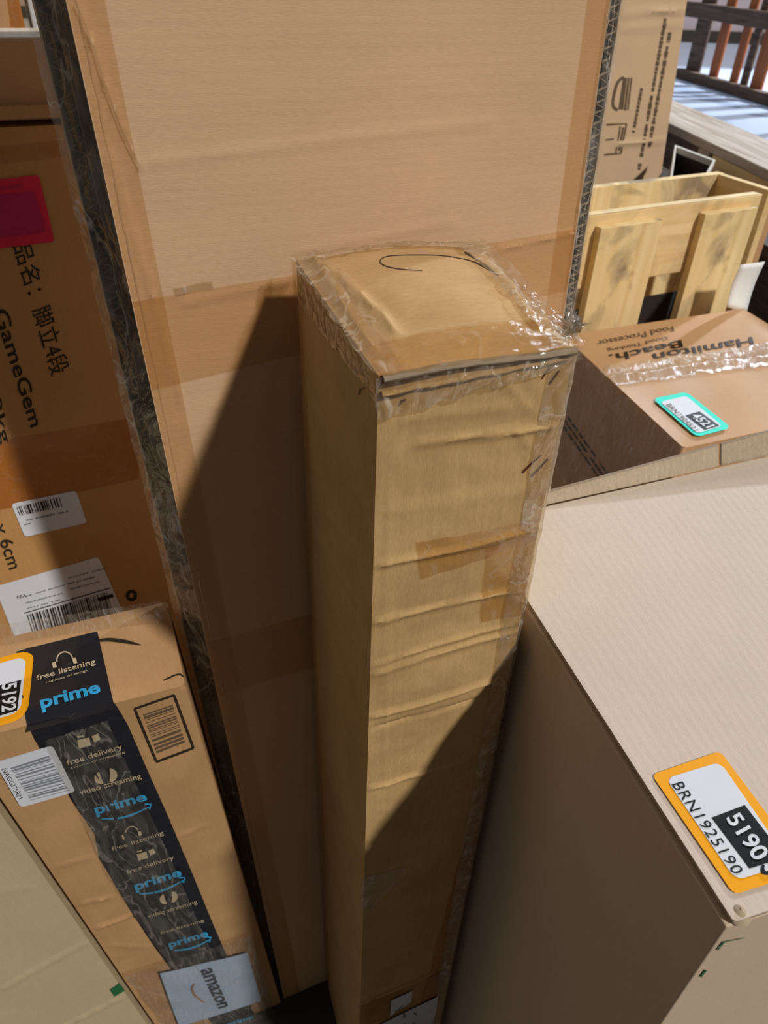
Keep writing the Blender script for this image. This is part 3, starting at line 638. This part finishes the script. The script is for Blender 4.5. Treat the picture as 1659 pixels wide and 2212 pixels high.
def boxicon(fa, cx, cy, s, par, off):
    return strokes('tape_print', fa, [[(cx - 20 * s, cy + 9 * s, 9 * s), (cx + 6 * s, cy + 3 * s, 9 * s)], [(cx + 12 * s, cy - 2 * s, 7 * s), (cx + 26 * s, cy - 8 * s, 7 * s)], [(cx - 22 * s, cy - 6 * s, 2 * s), (cx - 8 * s, cy - 9 * s, 2 * s)]], M['tapecream'], par, off)
def playicon(fa, cx, cy, s, par, off):
    return strokes('tape_print', fa, [circ(cx - 8 * s, cy + 3 * s, 6 * s, 60, 260, 6 * s), circ(cx + 10 * s, cy - 2 * s, 6 * s, -100, 100, 7 * s)], M['tapecream'], par, off)
o1 = .0032; o2 = .0058
headphones(Pt, 143, 1434, 1.0, tp_top, o1); ttext('free listening', (84, 1482), (210, 1446), 15, Pt, M['tapecream'], tp_top, o1)
ttext('millions of songs', (103, 1487), (192, 1460), 6, Pt, M['tapecream'], tp_top, o1, 0)
ttext('prime', (94, 1546), (222, 1511), 31, Pt, M['primeblue'], tp_top, o1, .03)
boxicon(Pf, 188, 1590, 1.0, tp_f, o2); ttext('free delivery', (147, 1648), (266, 1612), 15, Pf, M['tapecream'], tp_f, o2)
ttext('two-day shipping', (152, 1653), (270, 1618), 5, Pf, M['tapecream'], tp_f, o2, 0)
playicon(Pf, 226, 1668, 1.15, tp_f, o2); ttext('video streaming', (174, 1712), (306, 1675), 14, Pf, M['tapecream'], tp_f, o2)
ttext('prime', (209, 1757), (320, 1727), 25, Pf, M['primeblue'], tp_f, o2, .03); arrow(Pf, (218, 1760), (323, 1735), tp_f, o2)
headphones(Pf, 284, 1790, .8, tp_f, o2); ttext('free listening', (243, 1832), (354, 1797), 11, Pf, M['tapecream'], tp_f, o2, 0)
boxicon(Pf, 312, 1836, .8, tp_f, o2); ttext('free delivery', (275, 1882), (376, 1850), 11, Pf, M['tapecream'], tp_f, o2, 0)
ttext('prime', (294, 1920), (394, 1889), 22, Pf, M['primeblue'], tp_f, o2, .03); arrow(Pf, (300, 1922), (396, 1894), tp_f, o2)
playicon(Pf, 362, 1932, .9, tp_f, o2); ttext('video streaming', (320, 1978), (426, 1946), 10, Pf, M['tapecream'], tp_f, o2, 0)
ttext('free listening', (347, 2012), (440, 1984), 7, Pf, M['tapecream'], tp_f, o2, 0)
ttext('prime', (367, 2045), (451, 2018), 18, Pf, M['primeblue'], tp_f, o2, .03); arrow(Pf, (375, 2046), (452, 2022), tp_f, o2, 6)
ttext('prime', (492, 2212), (548, 2196), 10, Pf, M['primeblue'], tp_f, o2, .03)
# clear tape over the black tape
striptape('clear_tape', Pf, [(450, 2180), (340, 2040), (230, 1880), (170, 1740), (95, 1590)], [(500, 2150), (430, 1990), (370, 1850), (300, 1700), (230, 1545)], M['tape_crinkle'], pr_, .0075, 90, 10, hfn=lambda u, v: .002 * noise.noise(V((u * 9, v * 40, 14))))
# printed marks on the board
strokes('printed_smile', Pt, [smoothline([(214, 1389, 3), (240, 1387, 4), (270, 1390, 4), (292, 1394, 2.6), (306, 1397, .6)])], M['ink'], pr_, .0009)
strokes('printed_smile', Pt, [[(38, 1414, 2), (75, 1404, 2.5)]], M['ink'], pr_, .0009)
strokes('printed_hook', Pt, [smoothline([(354, 1472, 1.5), (366, 1466, 2), (378, 1460, 1.8), (390, 1458, 1.8), (397, 1463, 1.2)])], M['ink'], pr_, .0012)
fr = [(338, 1644), (418, 1615), (376, 1500), (291, 1530)]
bx = strokes('printed_barcode', Pf, [[(*fr[i], 2.6), (*fr[(i + 1) % 4], 2.6)] for i in range(4)], M['ink'], pr_, .0010)
barcode('barcode_bars', Pf, [(339, 1626), (400, 1603), (372, 1519), (309, 1541)], M['ink_far'], bx, 15, False, .0010, 5, .55)
ws = rpatch('white_sticker', Pf, [(45, 1740), (163, 1706), (113, 1605), (-12, 1643)], M['white'], pr_, .0030, .1)
barcode('sticker_barcode', Pf, [(66, 1724), (149, 1702), (103, 1622), (20, 1650)], M['grey'], ws, 17, False, .0036, 3, .5)
text('sticker_code', 'NAGGI7SRM', Pf, [(3, 1658), (40, 1722), (50, 1718), (13, 1654)], M['ink'], ws, .0036)
os_ = rpatch('orange_sticker', Pt, [(-70, 1590), (62, 1555), (77, 1408), (-60, 1440)], M['orange'], pr_, .0020, .28)
rpatch('white_panel', Pt, [(-75, 1575), (47, 1545), (60, 1424), (-70, 1455)], M['white'], os_, .0025, .2)
patch('black_panel', Pt, [(-20, 1558), (40, 1542), (49, 1476), (-20, 1491)], M['black'], os_, .0029, (2, 2))
text('sticker_number', '5192', Pt, [(6, 1486), (6, 1546), (38, 1541), (40, 1480)], M['white'], os_, .0033, bold=.02)
# blue label in its clear pouch
pl_ = patch('pale_blue_label', Pf, [(386, 2208), (562, 2153), (533, 2048), (344, 2092)], M['bluelabel'], pr_, .0085, (24, 24))
text('label_print', 'amazon', Pf, [(430, 2084), (470, 2168), (492, 2162), (455, 2077)], M['bluegrey'], pl_, .0100, bold=.02)
strokes('label_print', Pf, [smoothline([(419, 2112, 1.5), (413, 2122, 2.2), (418, 2136, 2.4), (430, 2148, 2.0), (440, 2154, 1)])], M['tan_print'], pl_, .0100)
patch('clear_pouch', Pf, [(376, 2225), (596, 2185), (537, 2003), (268, 2090)], M['tape_crinkle'], pr_, .0140, (24, 24), wig=.003, hfn=lambda s, t: .003 * noise.noise(V((s * 6, t * 6, 40))))

# ------------------------------------------------------------------ olive box beside it (bottom left corner)
ob = thing('olive_box', 'greenish beige creased cardboard box with green tape mark, bottom left corner', 'box')
PO = bt[0] + Pf.n * .004
def op(x, y): return onp(x, y, PO, Pf.n)
e0, e1 = op(-10, 1742), op(317, 2212)
dn = (e1 - e0).normalized(); k0 = (e0.z + .10); top_r = e0 - dn * (.12); bot_r = e0 + dn * ((e0.z - .006) / abs(dn.z))
lw = -hp * .34; bk = (pBR - pFR) * 1.1
ocs = [bot_r + lw, bot_r, bot_r + bk, bot_r + lw + bk, top_r + lw, top_r, top_r + bk, top_r + lw + bk]
Of0 = Face(ocs[0], ocs[1], ocs[5], ocs[4])
OC = [(Of0.uv(*a), Of0.uv(*b), k, s) for a, b, k, s in [((0, 2138), (193, 2032), .003, .003), ((130, 2222), (275, 2150), .004, .003), ((0, 1925), (80, 1915), .001, .004)]]
o, OF = box8('body', ocs, M['kraft_olive'], ob, hs={'front': lambda u, v: max(0, edgefade(u, v, Of0, .01)) * (ridge(u, v, Of0, OC) + .001 * noise.noise(V((u * 5, v * 9, 1))))}, cell={'front': .008}, bev=.004)
patch('green_tape', OF['front'], [(247, 2152), (270, 2138), (258, 2122), (237, 2137)], M['greentape'], ob, .0012, (2, 2))

# ------------------------------------------------------------------ printed carton at the left, upper stack
dG = ray(890, 3100).normalized()
nG = hdir.cross(-dG).normalized()
OG = V((-.2, .58, 1.3)) + bdir * .34
def gp(x, y): return onp(x, y, OG, nG)
g_tl, g_tr = gp(-140, 322), gp(150, 288)
g_tr = g_tr + (g_tr - g_tl).normalized() * .13
g_tl = g_tr - hdir * .75; g_tl.z = g_tr.z - .0
gb = thing('printed_carton', 'brown carton printed with Japanese writing and white barcode labels, standing at the left edge', 'box')
Lg = (g_tr.z - .006) / abs(dG.z); gi = -nG * .22
gcs = [g_tl + dG * Lg, g_tr + dG * Lg, g_tr + dG * Lg + gi, g_tl + dG * Lg + gi, g_tl, g_tr, g_tr + gi, g_tl + gi]
o, GF = box8('body', gcs, M['kraft_dim'], gb, cell={'front': .02}, hs={'front': lambda u, v: max(0, min(1, u * 8, (1 - u) * 8, v * 8, (1 - v) * 8)) * .002 * noise.noise(V((u * 4, v * 6, 2)))}, bev=.004)
Gf = GF['front']
patch('amber_tape', Gf, [(-40, 1110), (300, 1035), (300, 900), (-40, 960)], M['amber_tape'], gb, .0008, (12, 8))
patch('amber_tape', Gf, [(-40, 360), (300, 320), (300, 285), (-40, 320)], M['tape'], gb, .0008, (12, 4))
text('printed_writing', '品名：脚立4段', Gf, [(26, 532), (110, 815), (153, 795), (66, 518)], M['ink'], gb, .0012)
text('printed_writing', ': GameGem', Gf, [(-24, 640), (66, 925), (93, 914), (5, 630)], M['ink'], gb, .0012, bold=.008)
text('printed_writing', ': 2kg', Gf, [(-32, 830), (-2, 962), (24, 950), (-8, 820)], M['ink'], gb, .0012, bold=.008)
text('printed_writing', 'cm x 6cm', Gf, [(-35, 1075), (20, 1230), (48, 1222), (-8, 1065)], M['ink'], gb, .0012, bold=.008)
rl = rpatch('red_label', Gf, [(-80, 545), (118, 521), (84, 377), (-100, 398)], M['magenta'], gb, .0018, .05)
patch('purple_print', Gf, [(-60, 520), (100, 500), (75, 412), (-80, 430)], M['magenta2'], rl, .0022, (2, 2))
dashes('red_label_print', Gf, (0, 408), (46, 400), 3.5, M['magenta2'], rl, 3, 6, .0022)
w1 = rpatch('white_label', Gf, [(54, 1159), (188, 1128), (164, 1059), (24, 1088)], M['white'], gb, .0012, .08)
barcode('label_barcode', Gf, [(43, 1113), (140, 1092), (134, 1072), (35, 1094)], M['ink'], w1, 17, True, .0017, 8, .5)
dashes('label_print', Gf, (50, 1124), (148, 1103), 2.0, M['grey'], w1, 2, 22, .0017); dashes('label_print', Gf, (52, 1132), (66, 1129), 1.6, M['grey'], w1, 4, 5, .0017)
w2 = rpatch('white_label', Gf, [(40, 1395), (272, 1335), (212, 1201), (-12, 1266)], M['white'], gb, .0012, .04)
text('label_print', 'FBA', Gf, [(38, 1292), (58, 1287), (56, 1280), (36, 1285)], M['ink'], w2, .0017)
for i, (a, b, hw) in enumerate([((54, 1286), (140, 1261), 1.6), ((56, 1300), (135, 1279), 1.4), ((58, 1312), (130, 1293), 1.4), ((140, 1249), (232, 1224), 1.5), ((145, 1260), (205, 1244), 1.8), ((148, 1272), (215, 1254), 1.5)]):
    dashes('label_print', Gf, a, b, hw, M['grey'], w2, i + 20, 16, .0017)
strokes('label_print', Gf, [[(52, 1322, 1), (238, 1268, 1)], [(212, 1294, 4), (244, 1284, 4)]], M['ink'], w2, .0017)
barcode('label_barcode', Gf, [(72, 1372), (246, 1326), (232, 1276), (58, 1326)], M['ink'], w2, 40, True, .0017, 11, .5)
strokes('printed_symbol', Gf, [circ(284, 1285, 9, 0, 360, 3.5)], M['ink'], gb, .0012)
# raised front flap edge over a dark gap
g_tr2 = g_tr + V((0, 0, .012))
# box stacked on top of it
sb = thing('stacked_box', 'dim brown box resting on top of the printed carton at the upper left', 'box')
sh = V((0, 0, .012)); lift = [g_tl + V((0, 0, .004)), g_tr + V((0, 0, .010))]
stop = gp(40, 82).z
p0 = g_tl + V((0, 0, .0045)) + nG * -.006; p1 = g_tr + V((0, 0, .0045)) - nG * .006
gi2 = gi * .45; scs = [p0, p1, p1 + gi2, p0 + gi2]; scs += [V((p.x, p.y, 0)) + V((-.004, 0, stop)) for p in scs]
o, SF = box8('body', scs, {'all': M['kraft_brown'], 'top': M['kraft_pale']}, sb, bev=.003)  # paler top puts the lit upper surface into the colour
gx = (p1 - p0).normalized()
hexa('bottom_flap', p0 + nG * .014 + V((0, 0, .004)), p1 - p0, -nG * .0125, V((0, 0, .012)) , M['kraft_parcel'], sb, .001)
# pale taped box and white box further back
fb = thing('taped_box', 'light brown box closed with amber tape, at the top left corner behind the stacked box', 'box')
P = atz(20, 40, 1.698); P = onp(-160, 110, V((-.5, 1.55, 1.5)), nG); Q = onp(66, 110, V((-.5, 1.55, 1.5)), nG)
zt = 2.1
fcs = [V((P.x, P.y, .006)), V((Q.x, Q.y, .006)), V((Q.x, Q.y, .006)) + bdir * .3, V((P.x, P.y, .006)) + bdir * .3]; fcs += [V((c.x, c.y, zt)) for c in fcs]
o, FF = box8('body', fcs, M['kraft_parcel'], fb, bev=.004)
patch('amber_tape', FF['front'], [(28, 100), (72, 95), (52, -60), (8, -60)], M['amber_tape'], fb, .0012, (3, 6))
wb = thing('white_box', 'white box standing beside the taped box at the top left', 'box')
Q2 = Q + hdir * .012; o, _ = box8('body', [V((Q2.x, Q2.y, .006)), V((Q2.x, Q2.y, .006)) + hdir * .2, V((Q2.x, Q2.y, .006)) + hdir * .2 + bdir * .25, V((Q2.x, Q2.y, .006)) + bdir * .25] +
                                   [V((Q2.x, Q2.y, 2.05)), V((Q2.x, Q2.y, 2.05)) + hdir * .2, V((Q2.x, Q2.y, 2.05)) + hdir * .2 + bdir * .25, V((Q2.x, Q2.y, 2.05)) + bdir * .25], M['white'], wb, bev=.003)

# ------------------------------------------------------------------ appliance carton (right middle)
HH = 1.08
aFL, aBL, aBR = atz(1477, 968, HH), atz(1216, 724, HH), atz(1606, 667, HH)
aFR = aFL + (aBR - aBL)
ac = thing('appliance_carton', 'brown carton with upside-down lettering and turquoise sticker, wrapped in film, at the right', 'box')
acs = [V((p.x, p.y, .55)) for p in (aFL, aFR, aBR, aBL)] + [aFL, aFR, aBR, aBL]
o, AF = box8('body', acs, M['kraft_brown'], ac, hs={'top': lambda u, v: max(0, min(1, u * 8, (1 - u) * 8, v * 8, (1 - v) * 8)) * (.006 * noise.noise(V((u * 3, v * 3, 8))) + .004)}, cell={'top': .015}, bev=.006)
At, Al = AF['top'], AF['left']
def up(s, bl, br, h): # rotated lettering: reads right to left, letter tops towards the camera
    text('printed_lettering', s, At, [bl, br, (br[0] + .3 * h, br[1] + h), (bl[0] + .3 * h, bl[1] + h)], M['ink'], ac, .0016, bold=.015)
up('Hamilton', (1622, 733), (1408, 768), 17); up('Beach.', (1470, 738), (1314, 768), 16)
text('printed_lettering', 'Good Thinking', At, [(1440, 728), (1310, 753), (1313, 762), (1443, 737)], M['ink_far'], ac, .0016)
text('printed_lettering', 'Food Processor', At, [(1452, 708), (1288, 738), (1292, 749), (1456, 719)], M['ink_far'], ac, .0016)
cs4 = rpatch('turquoise_sticker', At, [(1503, 949), (1578, 929), (1481, 852), (1408, 867)], M['cyan'], ac, .0040, .16)
rpatch('white_panel', At, [(1504, 942), (1558, 926), (1480, 861), (1424, 875)], M['white'], cs4, .0047, .14)
patch('black_panel', At, [(1520, 935), (1552, 926), (1509, 895), (1479, 904)], M['black'], cs4, .0053, (2, 2))
text('sticker_number', '4521', At, [(1488, 907), (1524, 933), (1542, 926), (1506, 899)], M['white'], cs4, .0062, bold=.02)
text('sticker_code', 'BRN1904521', At, [(1436, 882), (1498, 938), (1507, 935), (1446, 879)], M['ink_far'], cs4, .0058)
# wrinkled band of film across the top, and film over the shaded side
patch('stretch_film', At, [(1330, 838), (1720, 790), (1700, 742), (1290, 800)], M['wrap'], ac, .004, (60, 10), wig=.006, hfn=lambda s, t: .007 * exp(-((t - .35) / .12) ** 2) + .004 * noise.noise(V((s * 26, t * 4, 1))))
patch('stretch_film', Al, None, M['tape_crinkle'], ac, .004, (40, 30), uv_in=[(.15, .45), (1.0, .35), (1.0, 1.0), (.15, 1.0)], wig=.01, hfn=lambda s, t: .005 * noise.noise(V((s * 7, t * 5, 3))))
for k_ in (-9, -2, 5): dashes('printed_band', Al, (1222 + k_, 905 - k_), (1312 + k_, 1035 - k_), 2.6, M['ink'], ac, 30 + k_, 9)
# loose reflective tag standing off the rear edge
tgP = onp(1618, 668, aBR + bdir * .0, nG)
def tg(x, y): return onp(x, y, tgP, nG)
tl_ = [tg(1570, 663), tg(1612, 678), tg(1652, 565), tg(1600, 572)]
gridmesh('silver_tag', lambda u, v: (tl_[0] * (1 - u) + tl_[1] * u) * (1 - v) + (tl_[3] * (1 - u) + tl_[2] * u) * v - nG * .006 * sin(pi * v), lin(0, 1, 4), lin(0, 1, 8), M['tagwhite'], ac, solid=.0006)

# ------------------------------------------------------------------ open pine crate behind it
cr_ = thing('pine_crate', 'open crate of pale pine slats, at the right behind the film-wrapped carton', 'crate')
YC = radians(27); ch = V((cos(YC), sin(YC), 0)); cbk = V((-sin(YC), cos(YC), 0)); cn = -cbk
PC0 = aBL + cbk * .035
def cp(x, y, d=0): return onp(x, y, PC0 + cbk * d, cn)
fl = cp(1262, 482); fr_ = cp(1700, 410); ZT = (cp(1300, 478).z + cp(1640, 420).z) / 2
ft = .022
def board(name, x0, x1, z0, z1, d0, d1, mat, bev=.002):
    P = PC0 + ch * x0 + cbk * d0; P = V((P.x, P.y, z0))
    return hexa(name, P, ch * (x1 - x0), cbk * (d1 - d0), (0, 0, z1 - z0), mat, cr_, bev)
def cx(x, y, d=0): return (cp(x, y, d) - PC0).dot(ch)
xl = cx(1250, 482); xr = cx(1665, 418)
ZB_ = .55
zgap = cp(1430, 603, .0).z
board('top_rail', xl - .25, xr, zgap, ZT, .020, .042, M['pine'])
for a, b in ((1278, 1412), (1486, 1603)):
    board('slat', cx(a, 600), cx(b, 560), ZB_, ZT - .022, 0, .020, M['pine_v'])
board('slat', cx(1200, 600), cx(1250, 560), ZB_, ZT - .022, 0, .020, M['pine_v'])
board('slat', cx(1440, 600), cx(1458, 560), ZB_, ZT - .030, .002, .020, M['pine_v']) if False else None
# rear wall and right end wall
dback = .0
pbk = atz(1400, 392, ZT); db = (pbk - PC0).dot(cbk)
xr2 = (atz(1546, 368, ZT) - PC0).dot(ch)
board('rear_wall', xl - .25, xr2, ZT - .30, ZT, db, db + .022, M['pine_v'])
board('end_wall', xr2 - .022, xr2, ZT - .22, ZT - .001, .042, db, M['pine'])
board('bottom_board', xl - .25, xr, ZB_, ZB_ + .02, .042, db, M['darkwood'])
patch('pale_top_edge', Face(*[PC0 + ch * a + cbk * b + V((0, 0, ZT - PC0.z)) for a, b in ((xl - .25, .0205), (xr, .0205), (xr, .0415), (xl - .25, .0415))]), None, M['pine_end'], cr_, .0012, (20, 2), uv_in=[(.01, 0), (.99, 0), (.99, 1), (.01, 1)])  # paler pine strip on the upper face of the front rail
# the brown box at the right of the crate
rbx = thing('brown_box', 'plain brown box standing inside the pine crate at the right frame edge', 'box')
P = cp(1600, 560, -.02); x0 = (P - PC0).dot(ch) + .0
P = PC0 + ch * (cx(1604, 600, .045)) + cbk * .045
hexa('body', V((P.x, P.y, ZB_ + .021)), ch * max(.04, xr2 - .03 - cx(1604, 600, .045)), cbk * .12, (0, 0, ZT - .07 - ZB_), M['kraft_brown'], rbx, .004)

# ------------------------------------------------------------------ upright printed carton beyond
uc = thing('symbol_carton', 'upright light brown carton printed with handling symbols, behind the flat package at the right', 'box')
dU = ray(1005, 3200).normalized(); nU = hdir.cross(-dU).normalized(); OU = PB + bdir * 1.62
def upx(x, y): return onp(x, y, OU, nU)
r_t = upx(1486, -10); r_t = r_t - dU * .15; l_t = r_t - hdir * .8
Lu = (r_t.z - .01) / abs(dU.z); ui = -nU * .03
ucs = [l_t + dU * Lu, r_t + dU * Lu, r_t + dU * Lu + ui, l_t + dU * Lu + ui, l_t, r_t, r_t + ui, l_t + ui]
Uf0 = Face(ucs[0], ucs[1], ucs[5], ucs[4])
UC = [(Uf0.uv(*a), Uf0.uv(*b), k, s) for a, b, k, s in [((1330, 312), (1442, 305), .005, .006), ((1350, 30), (1485, 20), .006, .006), ((1350, 60), (1480, 55), .005, .006)]]
o, UF = box8('body', ucs, M['kraft_far'], uc, hs={'front': lambda u, v: max(0, edgefade(u, v, Uf0, .01)) * ridge(u, v, Uf0, UC)}, cell={'front': .012}, bev=.004)
Uf = UF['front']
dashes('printed_lines', Uf, (1437, 40), (1378, 378), 4, M['ink_far'], uc, 4, 46)
dashes('printed_lines', Uf, (1447, 70), (1402, 318), 4, M['ink_far'], uc, 5, 34)
dashes('printed_lines', Uf, (1386, 190), (1368, 286), 3.5, M['ink_far'], uc, 6, 14)
strokes('handling_symbol', Uf, [smoothline([(1347, 166, 3), (1334, 178, 3), (1326, 205, 3), (1324, 228, 3), (1334, 238, 3)], 4), [(1350, 168, 4), (1341, 236, 5)], [(1358, 168, 2), (1350, 238, 2)], [(1364, 168, 1.5), (1356, 238, 1.5)]], M['ink_far'], uc)
strokes('handling_symbol', Uf, [[(1310, 269, 2), (1353, 267, 2), (1341, 331, 2), (1305, 334, 2)], [(1340, 272, 1.5), (1330, 330, 1.5)], [(1346, 275, 2), (1337, 325, 2)], [(1308, 302, 1.5), (1326, 300, 1.5)]], M['ink_far'], uc)

# ------------------------------------------------------------------ pallet, dark bin, slatted crate in the distance
pal = thing('pallet', 'weathered grey-topped wooden pallet on the far side, above the dark bin', 'pallet')
zp = 1.24
a0, a1 = atz(1445, 213, zp), atz(1700, 318, zp); b0 = atz(1440, 263, zp)
pd = (a1 - a0).normalized(); pw = (b0 - a0); pw = pw - pd * pw.dot(pd)
LP = 2.2; S0 = b0 - pd * .8
hexa('deck_board', S0 - V((0, 0, .03)), pd * LP, -pw, (0, 0, .03), M['weathered'], pal, .004)
pwn = -pw.normalized()
hexa('side_beam', S0 + pwn * .01 - V((0, 0, .12)), pd * (LP * .55), pwn * .05, (0, 0, .09), M['darkwood'], pal, .004)
sb_ = (atz(1560, 312, zp) - S0).dot(pd)
hexa('side_beam', S0 + pd * sb_ + pwn * .005 - V((0, 0, .11)), pd * (LP - sb_), pwn * .05, (0, 0, .08), M['pine'], pal, .004)
hexa('block', S0 + pd * (sb_ - .10) + pwn * .0 - V((0, 0, .13)), pd * .08, pwn * .1, (0, 0, .10), M['weathered'], pal, .004)
hexa('lower_board', S0 + pwn * .0 - V((0, 0, .22)), pd * LP, pwn * .10, (0, 0, .03), M['darkwood'], pal, .004)
hexa('lower_board', S0 + pwn * .3 - V((0, 0, 1.236)), pd * LP, pwn * .10, (0, 0, 1.0), M['darkwood'], pal, .004)
bn = thing('dark_bin', 'small dark open bin with a pale rim, between the pine crate and the far pallet', 'bin')
zb = 1.215
q0, q1, q2, q3 = atz(1405, 420, zb), atz(1520, 392, zb), atz(1543, 350, zb), atz(1450, 316, zb)
q0 = atz(1446, 402, zb); q3 = atz(1458, 318, zb)
bcs = [V((p.x, p.y, .6)) for p in (q0, q1, q2, q3)]
ctr = (q0 + q1 + q2 + q3) / 4
bm = bmesh.new(); rings = []
for zz, k in ((.6, 1), (zb, 1), (zb, .93), (.62, .9)):
    rings.append([bm.verts.new(V((ctr.x + (p.x - ctr.x) * k, ctr.y + (p.y - ctr.y) * k, zz))) for p in (q0, q1, q2, q3)])
for a, b in zip(rings, rings[1:]):
    for i in range(4): bm.faces.new((a[i], a[(i + 1) % 4], b[(i + 1) % 4], b[i]))
bm.faces.new(rings[-1]); me = bpy.data.meshes.new('bin_body'); bm.to_mesh(me); bm.free(); link('bin_body', me, M['plastic'], bn)
bm = bmesh.new(); rings = []
for zz, k in ((zb - .012, 1.03), (zb + .006, 1.03), (zb + .006, .92), (zb - .012, .92), (zb - .012, 1.03)):
    rings.append([bm.verts.new(V((ctr.x + (p.x - ctr.x) * k, ctr.y + (p.y - ctr.y) * k, zz))) for p in (q0, q1, q2, q3)])
for a, b in zip(rings, rings[1:]):
    for i in range(4): bm.faces.new((a[i], a[(i + 1) % 4], b[(i + 1) % 4], b[i]))
me = bpy.data.meshes.new('rim'); bm.to_mesh(me); bm.free(); link('rim', me, M['rim'], bn)

sc = thing('slatted_crate', 'upright reddish wooden slatted frame on the bright far floor, top right corner', 'crate')
zf = .92
s0, s1 = atz(1465, 168, zf), atz(1659, 228, zf); sd = (s1 - s0).normalized(); sn = V((sd.y, -sd.x, 0))
if sn.dot(-FW) < 0: sn = -sn
def sp(x, y): return onp(x, y, s0, sn)
def sx(x, y): return (sp(x, y) - s0).dot(sd)
zr = sp(1560, 30).z
def sboard(name, x0, x1, z0, z1, d0, d1, mat): hexa(name, s0 + sd * x0 - sn * d0 + V((0, 0, z0 - zf)), sd * (x1 - x0), -sn * (d1 - d0), (0, 0, z1 - z0), M[mat], sc, .004)
th = .055
sboard('bottom_rail', sx(1462, 168), sx(1800, 250), zf + .002, zf + .07, -.03, .04, 'darkwood')
sboard('top_rail', sx(1462, 20), sx(1800, 60), zr - .05, zr + .05, -.03, .04, 'darkwood')
for xa, xb, yy, mt in ((1476, 1505, 130, 'darkwood'), (1528, 1546, 130, 'redwood'), (1576, 1592, 130, 'redwood'), (1598, 1612, 140, 'darkwood'), (1618, 1644, 150, 'redwood'), (1668, 1690, 160, 'redwood'), (1715, 1740, 170, 'redwood')):
    sboard('slat', sx(xa, yy), sx(xb, yy), zf + .05, zr + 1.2, .04, .06, mt)
sboard('bottom_rail', sx(1800, 250), sx(1800, 250) + .05, zf + .002, zr + .05, -.03, .04, 'darkwood')
